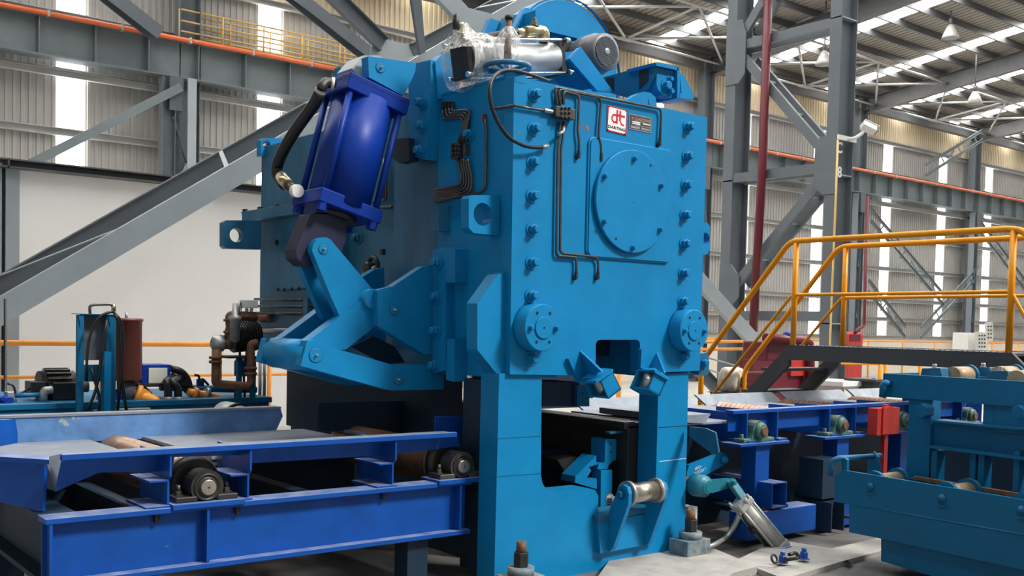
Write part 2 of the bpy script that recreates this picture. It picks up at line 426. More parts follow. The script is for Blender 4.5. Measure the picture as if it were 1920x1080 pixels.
for x0, x1 in ((14.2, 23.5), (23.5, 32.7), (32.7, 41.6), (41.6, 50.6)):   # roof plane bracing and flange stays
    xm = (x0+x1)/2; ya, yb = 18.3, 15.3
    za, zb = rz(ya)-.55, rz(yb)-.55
    for a, b in (((x0, ya, za), (xm, yb, zb)), ((xm, yb, zb), (x1, ya, za)), ((x0, yb, zb), (xm, ya, za)), ((xm, ya, za), (x1, yb, zb)), ((x0, ya, za-.02), (x1, ya, za-.02)), ((x0, yb, zb), (x1, yb, zb)), ((xm, ya, za), (xm, yb, zb))):
        obj('tie_tube', MB().tube([a, b], .04, 6), ZINC, ceil)
    obj('node_plate', MB().box((xm-.3, ya-.12, za-.04), (xm+.3, ya+.12, za)), ZINC, ceil)
for i, (x, y, z, lab) in enumerate(((27.2, 12.2, 11.55, 'silver high bay lamp hanging highest under the roof, near the picture top'), (23.0, 13.9, 10.3, 'silver high bay lamp hanging just left of the lettered column'), (31.4, 13.55, 10.32, 'silver high bay lamp hanging below the right roof rafter'))):
    t = thing('high_bay_lamp', lab, 'lamp', (x, y, z), 'high bay lamps under the roof')
    obj('shade', MB().lathe((x, y, z), (0,0,-1), [(0, .06), (.05, .11), (.24, .20), (.42, .27), (.43, .262), (.25, .19)], 20, True, False), ALUW, t)
    obj('ballast', MB().lathe((x, y, z+.2), (0,0,-1), [(0, .04), (.03, .07), (.17, .075), (.2, .05)], 14), STEELD, t)
    obj('drop_rod', MB().cyl((x, y, z+.19), (x, y, rz(y)-.02), .02, 8), STEELD, t)

wall_e = struct(obj('wall_end_blocker', MB().box((-11.2, -5, -.06), (-11, 19.3, 14)), CLAD))  # unseen hall wall, added to keep sky light off the left-facing sides
# white partition room at the left with its steel frame
YP = 10.5
xr = ay(36, 400, YP).x; zt = ay(36, 318, YP-.05).z; zh = ay(13, 296, YP-.2).z
wl = struct(obj('wall_left', MB().box((xr-.1, YP, -.06), (7.0, YP+.15, zh-.02)).box((xr-.2, YP+.15, -.06), (xr-.05, 14, zh-.02)), WHITE))
xa, xc = ay(10, 500, YP-.05).x, ay(36, 500, YP-.05).x
obj('frame_post', MB().box((xa, YP-.06, -.06), (xc, YP-.001, zt)), GREYL, wl)
obj('frame_post', MB().box((xa-.3, YP-.06, -.06), (xa-.05, YP-.001, zt)), GREYL, wl)
obj('frame_gap', MB().box((xa-.05, YP-.01, -.06), (xa, YP-.001, zt)), BLACK, wl)
obj('frame_beam', MB().channel((xa, YP-.02, (zh+zt)/2), (7.0, YP-.02, (zh+zt)/2), (0,0,1), (0,-1,0), zh-zt, .18, .02), STEELD, wl)
obj('frame_beam', MB().channel((xa+.02, YP-.2, (zh+zt)/2), (xa+.02, 14, (zh+zt)/2), (0,0,1), (-1,0,0), zh-zt, .14, .02), STEELD, wl)

# ---------------------------------------------------------------- laced column with letters
YC = 7.2
lc = thing('laced_column', 'tall grey twin-leg laced steel column stencilled C 8', 'column', (14.3, 8.6, -.06))
X0, X1 = 14.08, 14.64
for y in (7.33, 10.03):
    obj('column_leg', MB().ibeam(((X0+X1)/2, y, -.06), ((X0+X1)/2, y, 11.9), (1,0,0), X1-X0, .27, .016, .024), GREY, lc)
for z in (8.13, 4.95, 1.9):
    obj('stiffener_plate', MB().box((X0, 7.2, z-.012), (X1, 7.46, z+.012)), GREYL, lc)
obj('stiffener_plate', MB().box((X0, 9.9, 5.05), (X1, 10.16, 5.08)), GREY, lc)
def gus(pts): return MB().prism([(X0-.02, y, z) for y, z in pts], (.03, 0, 0))
obj('gusset_plate', gus([(7.2, 5.75), (7.2, 4.55), (7.5, 4.55), (7.72, 4.72), (7.72, 5.6), (7.6, 5.75)]), GREY, lc)
obj('gusset_plate', gus([(10.17, 8.6), (10.17, 7.2), (9.8, 7.2), (9.62, 7.4), (9.62, 8.3), (9.75, 8.6)]), GREY, lc)
obj('gusset_plate', gus([(10.17, 3.2), (10.17, 2.2), (9.85, 2.2), (9.6, 2.45), (9.6, 2.9), (9.85, 3.2)]), GREY, lc)
for (ya, za), (yb, zb) in (((9.7, 7.75), (7.55, 5.45)), ((9.75, 2.75), (7.55, 4.9)), ((9.7, 8.35), (7.5, 11.0))):
    for dx in (0, .42):
        obj('lacing_channel', MB().channel((X0+.02+dx, ya, za), (X0+.02+dx, yb, zb), (0,1,0), (1,0,0), .2, .09, .014), GREY, lc)
    for t in (.25, .6, .85):
        y, z = ya+(yb-ya)*t, za+(zb-za)*t
        obj('batten_bar', MB().box((X0+.03, y-.05, z-.02), (X0+.5, y+.05, z+.02)), GREYL, lc)
for z in (8.05, 5.12, 2.05):
    for dx in (0, .42):
        obj('strut_channel', MB().channel((X0+.02+dx, 7.45, z), (X0+.02+dx, 9.95, z), (0,0,1), (1,0,0), .2, .09, .014), GREY, lc)
for ch, z in (('C', 5.16), ('8', 4.62)):
    textmesh(ch, .30, 'stencil_letter', GREYW, lc, ay(1574, 286 if ch == 'C' else 332, 7.195), (1,0,0), (0,0,1), 'CENTER', .002, .006)
# CCTV camera on the column
cc = thing('security_camera', 'white bullet security camera bracketed to the lettered column', 'camera', (14.5, 7.1, 5.6))
obj('wall_bracket', MB().box(ay(1570, 252, 7.18), ay(1606, 268, 7.15)), OFFW, cc)
obj('arm', MB().tube([ay(1590, 262, 7.15), ay(1605, 258, 7.0), ay(1617, 250, 6.95), ay(1619, 244, 6.95)], .035, 8, .05), OFFW, cc)
a, b = ay(1616, 234, 6.95), ay(1641, 246, 6.8)
d = (b-a).normalized(); s_ = V((.55, -.83, 0)); u_ = d.cross(s_).normalized(); s_ = u_.cross(d)
if u_.z < 0: u_ = -u_
obj('housing', MB().obox((a+b)/2, (b-a), s_*.17, u_*.15), OFFW, cc, .02)
obj('sun_shield', MB().obox((a+b)/2+u_*.085+d*.03, (b-a)*1.12, s_*.2, u_*.02), OFFW, cc, .006)
obj('lens_window', MB().obox(b+d*.006, d*.02, s_*.13, u_*.11), BLACK, cc)
yc = tag(obj('conduit_pipe', MB().tube([ay(1571, 262, 7.16), ay(1566, 400, 7.16), ay(1553, 720, 7.16), ay(1552, 745, 7.16)], .022, 8), YEL2), 'thin pale yellow conduit running down the lettered column', 'conduit')
rp = tag(obj('fire_pipe', MB().tube([(14.0, 9.0, 11.25), (14.0, 9.0, 5.4), (13.85, 9.0, 1.7)], .095, 14), REDD), 'thick dark red fire pipe standing between the column legs', 'pipe')

# ---------------------------------------------------------------- cross brace between column pairs
xb = thing('cross_brace', 'large light grey X brace of double channels behind the blue shear', 'brace', (5, 7.3, 0))
N = V((5.0, YC, 6.08))
for foot in (V((-4.2, YC, .0)), V((14.0, YC, -.06)), V((-3.0, YC, 11.2)), V((13.0, YC, 11.2))):
    d = (foot-N).normalized(); s0_ = N+d*.35
    pr_ = d.cross(V((0,1,0)))
    for yy, sd, mt in ((0, 1, GREYL), (2.3, -1, GREY)):
        o_ = V((0, yy, 0))
        obj('brace_channel', MB().channel(s0_+o_, foot+o_, pr_, (0, sd, 0), .28, .1, .016), mt, xb)
    L = (foot-N).length; k = 1.0; sg = 1
    while k < L-1.2:
        for pz in (1, -1):
            up = pr_ * (.13*pz)
            a, b = N+d*k+up+V((0, .06, 0)), N+d*(k+1.0)+up+V((0, 2.25, 0))
            if sg < 0: a, b = N+d*k+up+V((0, 2.25, 0)), N+d*(k+1.0)+up+V((0, .06, 0))
            obj('lacing_bar', MB().obox((a+b)/2, b-a, (b-a).cross(pr_).normalized()*.06, pr_*.012), GREYL, xb)
        sg = -sg; k += 2.6
for yy in (-.025, 2.31):
    obj('gusset_plate', MB().prism([(N.x+x, YC+yy, N.z+z) for x, z in ((-.5, .12), (-.34, .30), (.34, .30), (.5, .12), (.5, -.25), (.25, -.5), (-.25, -.5), (-.5, -.25))], (0, .02, 0)), GREYL, xb)
obj('tie_bar', MB().prism([ay(768, -30, 7.0), ay(788, -30, 7.0), ay(798, 98, 7.0), ay(788, 103, 7.0)], (0, .06, 0)), GREY, xb)
# ================================================================ BLUE SHEAR
sh = thing('billet_shear', 'huge bright blue hydraulic billet shear with red and white sign plate', 'shear', (.95, 1.9, -.06))
def pp(pts, y): return [ay(a, b, y) for a, b in pts]
def px_(pts, x): return [ax_(a, b, x) for a, b in pts]
def arcpts(c, r, a0, a1, n=8):
    return [(c[0]+r*math.cos(math.radians(a0+(a1-a0)*i/n)), c[1]+r*math.sin(math.radians(a0+(a1-a0)*i/n))) for i in range(n+1)]
def pry(pts, y, d, holes=()): return MB().prism(pp(pts, y), (0, d, 0), [pp(h, y) for h in holes])
def prx(pts, x, d, holes=()): return MB().prism(px_(pts, x), (d, 0, 0), [px_(h, x) for h in holes])

# ---- body: box walls round a hollow, upper slide inside
ZT = 3.385
body = MB()
body.box((0, .1, 1.36), (.5, .9, ZT)).box((1.35, .1, 1.36), (1.9, .9, ZT)).box((.5, .1, 1.85), (1.35, .9, ZT))
obj('upper_frame', body, BLUE, sh, .004)
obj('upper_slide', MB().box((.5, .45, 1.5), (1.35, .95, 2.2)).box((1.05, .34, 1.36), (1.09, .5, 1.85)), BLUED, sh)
obj('frame_body', MB().box((0, .9, 1.34), (1.9, 1.5, ZT)).box((.14, 1.5, 1.34), (1.9, 2.45, ZT)), BLUE2, sh, .004)
obj('gearbox_housing', MB().box((0, 2.45, 1.3), (1.9, 3.9, 3.37)), BLUE2, sh, .01)
obj('top_cover', MB().box((-.004, .1, ZT-.002), (1.9, 1.5, ZT+.012)), BLUE, sh)
# front plate with tool opening
slot = [(1117, 704), (1117, 645), (1120, 639), (1126, 637), (1194, 637), (1199, 640), (1200, 647), (1200, 700)]
obj('front_plate', MB().prism(pp([(964, 142), (1326, 220), (1312, 695)] + slot[::-1] + [(956, 702)], 0), (0, .1, 0)), BLUE, sh, .004)
obj('corner_tab', MB().box((-.012, -.002, ZT-.05), (.08, .1, ZT+.03)), BLUE, sh)
# lower frame with the U opening
fr = [(936, 700), (1016, 700), (1014, 890), (1017, 906), (1024, 917), (1035, 923), (1107, 916), (1116, 919), (1122, 930), (1121, 985), (1228, 972), (1235, 700), (1291, 700), (1283, 1030), (1278, 1110), (926, 1120)]
obj('lower_frame', pry(fr, .03, .20), BLUE, sh, .005)
obj('weld_seam', pry([(1235, 801), (1291, 797.5), (1291, 798.5), (1235, 802)], .028, .01), BLUED, sh)
for l in ([(934, 822), (1014, 817), (1014, 818), (934, 823)], [(933, 893), (1014, 887), (1014, 888.2), (933, 894.2)], [(1236, 865), (1287, 859), (1287, 860), (1236, 866)]):
    obj('weld_seam', pry(l, .028, .01), TROL if l[0][0] < 1000 else CHALK, sh)
# lower frame depth: side cheeks, knife bed, dark interior
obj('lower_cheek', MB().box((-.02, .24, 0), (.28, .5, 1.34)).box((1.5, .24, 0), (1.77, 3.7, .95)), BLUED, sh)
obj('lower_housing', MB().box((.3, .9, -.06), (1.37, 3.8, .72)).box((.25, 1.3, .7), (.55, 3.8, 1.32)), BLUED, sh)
obj('knife_bed', MB().box((1.37, .24, .35), (1.78, 3.6, .965)).box((1.33, .24, .94), (1.5, 3.6, .985)), DARK, sh, .006)
obj('bed_rail', MB().box((1.35, .26, .985), (1.46, 3.6, .992)), GREASE, sh)
x0_, x1_ = ay(1010, 750, 2.4).x, ay(1112, 750, 2.4).x
obj('rear_column', MB().box((x0_-.6, 2.4, .9), (x1_, 2.7, 1.36)), BLUED, sh)
obj('bed_lip', pry([(1143, 810), (1200, 804), (1200, 808), (1144, 814)], .3, .05), BLUE2, sh)
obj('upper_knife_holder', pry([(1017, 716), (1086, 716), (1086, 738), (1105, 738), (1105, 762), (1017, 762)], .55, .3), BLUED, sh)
obj('knife_strap', pry([(1082, 722), (1105, 722), (1104, 761), (1082, 761)], .5, .04, [circ_ for circ_ in ()]), TROL, sh)
for q in ((1092, 737), (1092, 752)): obj('strap_hole', MB().lathe(ay(*q, .499), (0,-1,0), [(0, .008), (.001, .008)], 10), BLACK, sh)
obj('lower_knife_holder', pry([(1078, 905), (1079, 893), (1118, 854), (1118, 869), (1134, 867), (1135, 823), (1156, 823), (1155, 862), (1147, 866), (1142, 872), (1139, 879), (1120, 880), (1123, 867), (1104, 876), (1109, 882), (1099, 898), (1119, 897), (1119, 917)], .36, .16), BLUE, sh, .003)
obj('knife_post', pry([(1127, 882), (1148, 881), (1147, 944), (1126, 950)], .34, .1), BLUE, sh, .003)
obj('knife_block', pry([(1156, 861), (1201, 857), (1201, 915), (1150, 916), (1150, 890), (1170, 888), (1168, 884), (1161, 884)], .42, .3), BLUE2, sh, .003)
obj('wedge_block', pry([(1045, 862), (1080, 856), (1108, 862), (1098, 880), (1060, 886)], .55, .2), DARK, sh)
for q in ((1145, 832), (1145, 847)): obj('strap_hole', MB().lathe(ay(*q, .359), (0,-1,0), [(0, .008), (.001, .008)], 10), BLACK, sh)
obj('ledge_nut', MB().bolt(ay(1143, 936, .25), (0,-1,0), .03, .05), GALV, sh)
obj('gusset_wing', MB().prism([ax_(a, b, 1.78) for a, b in ((1292, 800), (1322, 803), (1341, 811), (1347, 848), (1336, 852), (1292, 818))], (.02, 0, 0)), BLUE2, sh)
obj('wing_table', MB().prism([ay(1292, 799, .26), ay(1325, 801, .3), ay(1343, 812, .3), ay(1347, 850, .3), ay(1340, 850, .3), ay(1292, 817, .26)], (0, .03, 0)), TROL, sh)

# ---- bolts on the front plate
def bolt_part(p, d, parent, r=.036, s=1.0, mt=None):
    m = MB().bolt(p, d, r*s, .03*s); dd = V(d).normalized()
    m.lathe(V(p)+dd*.036*s, dd, [(0, r*.72*s), (.026*s, r*.72*s), (.03*s, r*.6*s)], 14)
    return obj('hex_bolt', m, mt or BLUE, parent)
BL = [(1001, 177), (1000, 241), (998, 304), (997, 367), (997, 430), (996, 492), (995, 554), (994, 672), (1289, 238), (1287, 293), (1285, 347), (1283, 403), (1282, 457), (1280, 512), (1279, 565), (1279, 668)]
b0 = None
for q in BL:
    p = ay(*q, 0)
    if b0 is None: b0 = bolt_part(p, (0,-1,0), sh); pb = p
    else: share(b0, 'hex_bolt', sh, p-pb)
for k, (q, r) in enumerate((((1101, 239), .016), ((1093, 233), .009), ((1088, 238), .007), ((1095, 241), .007), ((1089, 244), .006), ((1103, 245), .008), ((972, 248), .008), ((1004, 264), .007))):
    rr = random.Random(k); c = ay(*q, -.0012)
    obj('paint_chip', MB().prism([c+V((r*rr.uniform(.5, 1.1)*math.cos(a), 0, r*rr.uniform(.6, 1.2)*math.sin(a))) for a in [i*.785 for i in range(8)]], (0, .001, 0)), CHIP, sh)
# ---- pivot hubs
for c in (V((.182, 0, 1.71)), V((1.689, 0, 1.712))):
    h = obj('pivot_hub', MB().lathe(c, (0,-1,0), [(0, .168), (.02, .163), (.115, .158), (.12, .154)], 40), BLUE, sh)
    obj('hub_cap', MB().lathe(c+V((0,-.119,0)), (0,-1,0), [(0, .074), (.01, .074), (.012, .071)], 32), BLUE, h)
    for i in range(6):
        g = math.radians(60*i); p = c+V((.112*math.cos(g), -.12, .112*math.sin(g)))
        if i % 3 == 0: obj('hub_bolt', MB().bolt(p, (0,-1,0), .016, .028), BLUE, h)
        else: obj('hub_hole', MB().lathe(p, (0,-1,0), [(0, .011), (.0015, .011)], 12), BLACK, h)
    obj('hub_hole', MB().lathe(c+V((0,-.131,0)), (0,-1,0), [(0, .007), (.0015, .007)], 10), BLACK, h)
# ---- cover pad and round cover
def rrect(x0, z0, x1, z1, r, y, n=5):
    o = []
    for cx, cz, a in ((x1-r, z1-r, 0), (x0+r, z1-r, 90), (x0+r, z0+r, 180), (x1-r, z0+r, 270)):
        for i in range(n+1):
            g = math.radians(a+90*i/n); o.append(V((cx+r*math.cos(g), y, cz+r*math.sin(g))))
    return o
obj('cover_pad', MB().prism(rrect(.665, 2.225, 1.505, 3.05, .045, -.022), (0, .024, 0)), BLUE, sh, .004)
obj('pad_weld', MB().tube(rrect(.66, 2.22, 1.51, 3.055, .05, -.004), .012, 6, closed=True), BLUE, sh)
cc_ = V((1.066, -.02, 2.638)); RCV = .372
cv = obj('round_cover', MB().lathe(cc_, (0,-1,0), [(0, RCV), (.032, RCV), (.036, RCV-.005)], 64), BLUE, sh)
for q in ((1189, 297), (1133, 330), (1239, 348), (1132, 415), (1237, 430), (1186, 464)):
    obj('cover_bolt', MB().bolt(ay(*q, -.056), (0,-1,0), .017, .03), BLUE, cv)
for q, r in (((1220, 310), .010), ((1155, 448), .010), ((1188, 379), .005)):
    obj('cover_hole', MB().lathe(ay(*q, -.056), (0,-1,0), [(0, r), (.0012, r)], 12), BLACK, cv)
# ---- sign plates
def quadplate(name, corners, mt, y, th, parent, bev=0):
    P = pp(corners, y); return obj(name, MB().prism(P, (0, th, 0)), mt, parent, bev), P
sg, P = quadplate('sign_plate', [(1139, 197), (1174.5, 206.5), (1175, 254), (1138.5, 245)], SIGNR, -.006, .006, sh)
A = (P[0]+P[3])/2; B = (P[1]+P[2])/2; W = (B-A).length; H = (P[0]-P[3]).length
cx, cz = ((P[0]+P[1]+P[2]+P[3])/4).x, ((P[0]+P[1]+P[2]+P[3])/4).z
ang = math.atan2((B-A).z, (B-A).x)
rt, up_ = V((math.cos(ang), 0, math.sin(ang))), V((-math.sin(ang), 0, math.cos(ang)))
def SP(u, v, y=-.0075): return V((cx, y, cz)) + rt*(u*W) + up_*(v*H)
def spoly(name, uv, mt, y=-.0075): return obj(name, MB().prism([SP(u, v, y) for u, v in uv], (0, .0014, 0)), mt, sg)
spoly('sign_face', [(-.455, -.455), (.455, -.455), (.455, .455), (-.455, .455)], SIGNW, -.0072)
for u in (-.45, .45):
    for v in (-.455, .455): obj('sign_screw', MB().lathe(SP(u, v, -.007), (0,-1,0), [(0, .006), (.003, .005)], 10), DARK, sg)
# letters d and t: ring, stems, hooks, bar
def ringuv(c, ro, ri, a0=0, a1=360, n=28, ar=1.0):
    k = H/W
    out = [(c[0]+ro*k*math.cos(math.radians(a0+(a1-a0)*i/n)), c[1]+ro*math.sin(math.radians(a0+(a1-a0)*i/n))) for i in range(n+1)]
    inn = [(c[0]+ri*k*math.cos(math.radians(a0+(a1-a0)*i/n)), c[1]+ri*math.sin(math.radians(a0+(a1-a0)*i/n))) for i in range(n+1)]
    return out, inn
def ringmesh(c, ro, ri, a0, a1, name, mt, yy=-.0075):
    o, i_ = ringuv(c, ro, ri, a0, a1); m = MB(); n = len(o)
    for k in range(n-1): m.prism([SP(*o[k], yy), SP(*o[k+1], yy), SP(*i_[k+1], yy), SP(*i_[k], yy)], (0, .0014, 0))
    return obj(name, m, mt, sg)
ringmesh((-.135, .045), .185, .105, 0, 360, 'logo_bowl', SIGNR)
spoly('logo_stem', [(-.06, -.145), (.03, -.145), (.03, .40), (-.06, .40)], SIGNR, -.0080)
spoly('logo_stem', [(.095, -.02), (.185, -.02), (.185, .40), (.095, .40)], SIGNR, -.0080)
ringmesh((.30, -.02), .155, .085, 180, 305, 'logo_hook', SIGNR, -.0077)
spoly('logo_bar', [(-.02, .165), (.39, .165), (.39, .25), (-.02, .25)], SIGNR, -.0086)
textmesh('DARTING', H*.165, 'sign_lettering', SIGNB, sg, SP(0, -.37, -.0085), rt, up_, 'CENTER', .0006, .0004, W*.88/(H*.165*4.25))
npl, P = quadplate('name_plate', [(1179.5, 212.5), (1221, 221), (1220.5, 250), (1179, 241.5)], CHROME, -.004, .004, sh)
A = (P[0]+P[3])/2; B = (P[1]+P[2])/2; W = (B-A).length; H = (P[0]-P[3]).length
c_ = (P[0]+P[1]+P[2]+P[3])/4; cx, cz = c_.x, c_.z; ang = math.atan2((B-A).z, (B-A).x)
rt, up_ = V((math.cos(ang), 0, math.sin(ang))), V((-math.sin(ang), 0, math.cos(ang)))
sg = npl
spoly('plate_face', [(-.47, -.45), (.47, -.45), (.47, .45), (-.47, .45)], PLATE, -.0052)
textmesh('DARTING', H*.26, 'plate_lettering', PLATET, npl, SP(.12, .15, -.0062), rt, up_, 'CENTER', .0005, .001, W*.70/(H*.26*4.25))
textmesh('dt', H*.26, 'plate_lettering', PLATET, npl, SP(-.36, .15, -.0062), rt, up_, 'CENTER', .0005, .001, .8)
for u0, u1, v0, v1, mt in ((-.36, .0, -.02, .06, OFFW), (-.36, .0, -.13, -.05, OFFW), (.12, .45, -.03, .05, OFFW), (.05, .45, -.20, -.16, GALV), (-.2, .0, -.22, -.18, GALV), (-.42, -.02, -.40, -.26, GALV), (.05, .43, -.40, -.26, GALV), (-.24, .2, .09, .115, GALV)):
    spoly('plate_field', [(u0, v0), (u1, v0), (u1, v1), (u0, v1)], mt, -.0062)
# ---- grease lines on the front
def line(pts, y, r=.0095, n=7, fil=.03, name='grease_pipe', mt=None, parent=sh):
    return obj(name, MB().tube([ay(a, b, y) for a, b in pts], r, n, fil), mt or GREASE, parent)
YP = -.022
fb = obj('grease_distributor', MB().box(ay(1043, 198, -.055), ay(1069, 227, -.002)), GREASE, sh, .004)
for i in range(3):
    for j in range(3):
        p = ay(1053+i*7, 203+j*9, -.055); obj('distributor_port', MB().lathe(p, (0,-1,0), [(0, .009), (.012, .009), (.014, .006)], 8), DARK, fb)
for pts in ([(1044, 196), (1041, 170), (1042, 164), (1237, 204), (1240, 212), (1237, 268)], [(1050, 196), (1047, 174), (1050, 168), (1122, 182), (1127, 190), (1122, 256), (1127, 270), (1127, 295)], [(1056, 196), (1056, 176), (1059, 172), (1083, 178), (1086, 184), (1083, 246), (1086, 264), (1085, 290)],
            [(1050, 228), (1049, 250), (1046, 275), (1043, 474), (1046, 480), (1078, 482), (1081, 490), (1080, 515)], [(1057, 228), (1055, 262), (1052, 280), (1050, 470), (1054, 475), (1118, 482), (1122, 492), (1121, 515)], [(963, 198), (1000, 204), (1024, 208), (1044, 210)]):
    line(pts, YP)
for q in ((1237, 268), (1127, 296), (1085, 291), (1080, 518), (1121, 518)):
    a, b = ay(q[0]+.5, q[1]-8, YP), ay(q[0], q[1]+5, YP)
    f = obj('pipe_fitting', MB().cyl(a, b, .014, 6, sm=False).cyl(b+V((0,0,.012)), b+V((-.004, .022, .004)), .016, 8), DARK, sh)
for q in ((1044, 190), (1050, 190), (1056, 190), (1050, 233), (1057, 235)):
    obj('pipe_fitting', MB().cyl(ay(q[0], q[1]-5, YP), ay(q[0], q[1]+5, YP), .013, 6, sm=False), DARK, sh)
obj('pipe_fitting', MB().cyl(ay(1020, 207, YP), ay(1036, 210, YP), .016, 8, sm=False), GALV, sh)
obj('feed_elbow', MB().tube([ay(1057, 238, YP), ay(1056, 247, YP-.02), ay(1047, 252, YP-.03)], .012, 8, .02), GALV, sh)
hose = MB().tube([ay(1029, 152, .05), ay(995, 140, .02), ay(962, 131, -.03), ay(938, 133, -.06), ay(922, 148, -.08), ay(917, 170, -.1), ay(921, 200, -.1), ay(934, 232, -.09), ay(955, 260, -.08), ay(985, 275, -.06), ay(1010, 277, -.045), ay(1022, 275, -.035)], .013, 8, .06)
obj('grease_hose', hose, BLACK, sh)
obj('hose_end', MB().cyl(ay(1016, 276.5, -.04), ay(1027, 274, -.033), .015, 8), GALV, sh)
# red chips near the pipes
for q, r in (((1101, 239), .014), ((1093, 233), .008), ((1089, 238), .006), ((1095, 242), .006), ((1089, 244), .005), ((1103, 244), .007)):
    pass
# ---- grease lines on the side
def sline(pts, x=-.02, r=.010, fil=.03): return obj('grease_pipe', MB().tube([ax_(a, b, x) for a, b in pts], r, 7, fil), GREASE, sh)
mf = obj('side_manifold', MB().box(ax_(845, 268, -.05), ax_(868, 298, 0)), GREASE, sh, .004)
for i in range(3):
    for j in range(3): obj('distributor_port', MB().lathe(ax_(850+i*6.5, 273+j*8, -.05), (-1,0,0), [(0, .010), (.014, .010), (.016, .006)], 8), DARK, mf)
obj('side_fitting', MB().box(ax_(868, 270, -.05), ax_(881, 292, 0)), GREASE, sh, .004)
for i in range(4):
    sline([(830+6*i, 203), (831+6*i, 224-5*i), (863+4*i, 221-5*i), (869+4*i, 226-5*i), (869+2*i, 240), (859+5*i, 268)], -.02-.002*i)
    obj('pipe_fitting', MB().cyl(ax_(830.5+6*i, 191, -.02), ax_(830.5+6*i, 203, -.02), .014, 6, sm=False), DARK, sh)
for i in range(5):
    sline([(860+4.5*i, 298), (861+4.5*i, 312), (866+4.6*i, 330), (864+5*i, 345+3*i), (856+4*i, 350+4*i), (815, 356+4.5*i)], -.02-.002*i)
sline([(908, 220), (912, 240), (910, 352), (903, 360), (870, 366), (815, 378)], -.02, .011)
sline([(920, 204), (945, 201), (963, 198)], -.02, .011)
obj('pipe_fitting', MB().cyl(ax_(908, 214, -.02), ax_(908, 228, -.02), .016, 6, sm=False), REDD, sh)
# ---- lifting lugs
def lug(pts, c, r, y, d, mt, n=20):
    ce = ay(*c, y)
    return obj('lifting_lug', MB().prism(pp(pts, y), (0, d, 0), [circ(ce, r, 'y', n)]), mt, sh, .004)
lug([(879, 372), (883, 366), (937, 366), (937, 442), (888, 437), (879, 427)], (905.5, 402), .077, .14, .09, BLUE)
lug([(419, 417), (424, 413), (490, 413), (490, 468), (424, 466), (419, 461)], (443, 441), .065, 3.7, .09, BLUE2)
lug([(489, 262), (496, 259), (530, 259), (530, 292), (489, 292)], (500, 271), .04, 3.8, .09, BLUE)
lug([(1280, 417), (1326, 417), (1331, 425), (1331, 468), (1326, 477), (1280, 477)], (1323, 447), .05, .5, .09, BLUE)
# ---- chevron guide on the left cheek
obj('guide_lug', pry([(895, 569), (934, 514), (950, 510), (950, 712), (934, 704), (895, 656)], .06, .12), BLUE, sh, .004)
obj('side_bracket', pry([(1310, 664), (1327, 660), (1330, 680), (1329, 700), (1322, 705), (1310, 703)], .12, .2), BLUE2, sh, .004)
bolt_part(ay(1320, 680, .11), (-.5,-1,0), sh, .03)
obj('side_ledge', MB().box((1.80, .1, 1.33), (1.95, .7, 1.37)), BLUED, sh)
# ---- bolted side flanges
def sideplate(pts, x0, x1, mt=BLUE2, name='side_flange'): return obj(name, prx(pts, x0, x1-x0), mt, sh, .004)
sideplate([(811, 470), (836, 462), (836, 694), (811, 700)], -.075, 0, BLUE)
sideplate([(836, 462), (853, 466), (853, 530), (836, 530)], -.11, 0, BLUE, 'key_block')
sideplate([(838, 636), (852, 635), (852, 716), (836, 712)], -.11, 0, BLUE, 'key_block')
sideplate([(807, 385), (823, 385), (823, 433), (807, 433)], -.10, 0, BLUE2, 'key_block')
sideplate([(766, 122), (807, 112), (807, 206), (800, 300), (766, 292)], -.09, 0, BLUE)
sideplate([(733, 262), (766, 258), (768, 300), (748, 306), (735, 296)], -.14, -.06, BLUED, 'stop_block')
for q in ((823, 492), (822, 556), (820, 620), (818, 685)): bolt_part(ax_(*q, -.075), (-1,0,0), sh, .038)
for q in ((792, 193), (793, 236), (791, 282)): bolt_part(ax_(*q, -.09), (-1,0,0), sh, .038)
bolt_part(ax_(884, 252, 0), (-1,0,0), sh, .032)
bolt_part(ax_(673, 446, .14), (-1,0,0), sh, .04, 1, BLUE2)
obj('flange_face', pry([(807, 112), (823, 116), (823, 168), (809, 203)], .88, .05), BLUE, sh, .003)
obj('flange_head', pry([(816, 116), (830, 101), (850, 100), (858, 112), (862, 182), (822, 186)], .86, .1), BLUE, sh, .004)
obj('square_stop', MB().box(ax_(712, 467, -.03), ax_(723, 478, 0)), BLUED, sh)
# recess pipes
for pts in ([(720, 298), (720, 372)], [(724, 298), (724, 374), (700, 380)], [(700, 390), (735, 388)]):
    obj('grease_pipe', MB().tube([ax_(a, b, .1) for a, b in pts], .012, 6, .03), GREASE, sh)
co_ = ax_(703, 503, -.02)
obj('hose_coil', MB().tube([co_+V((-.02, .075*math.cos(a), .085*math.sin(a))) for a in [i*math.pi/10 for i in range(17)]], .020, 8), BLACK, sh)
obj('hydraulic_port', MB().lathe(co_+V((-.02,0,0)), (-1,0,0), [(0, .05), (.06, .05), (.07, .04)], 8, False), DARK, sh)
obj('steel_tube', MB().tube([ax_(705, 500, -.06), ax_(680, 515, -.1)], .014, 8), GALV, sh)
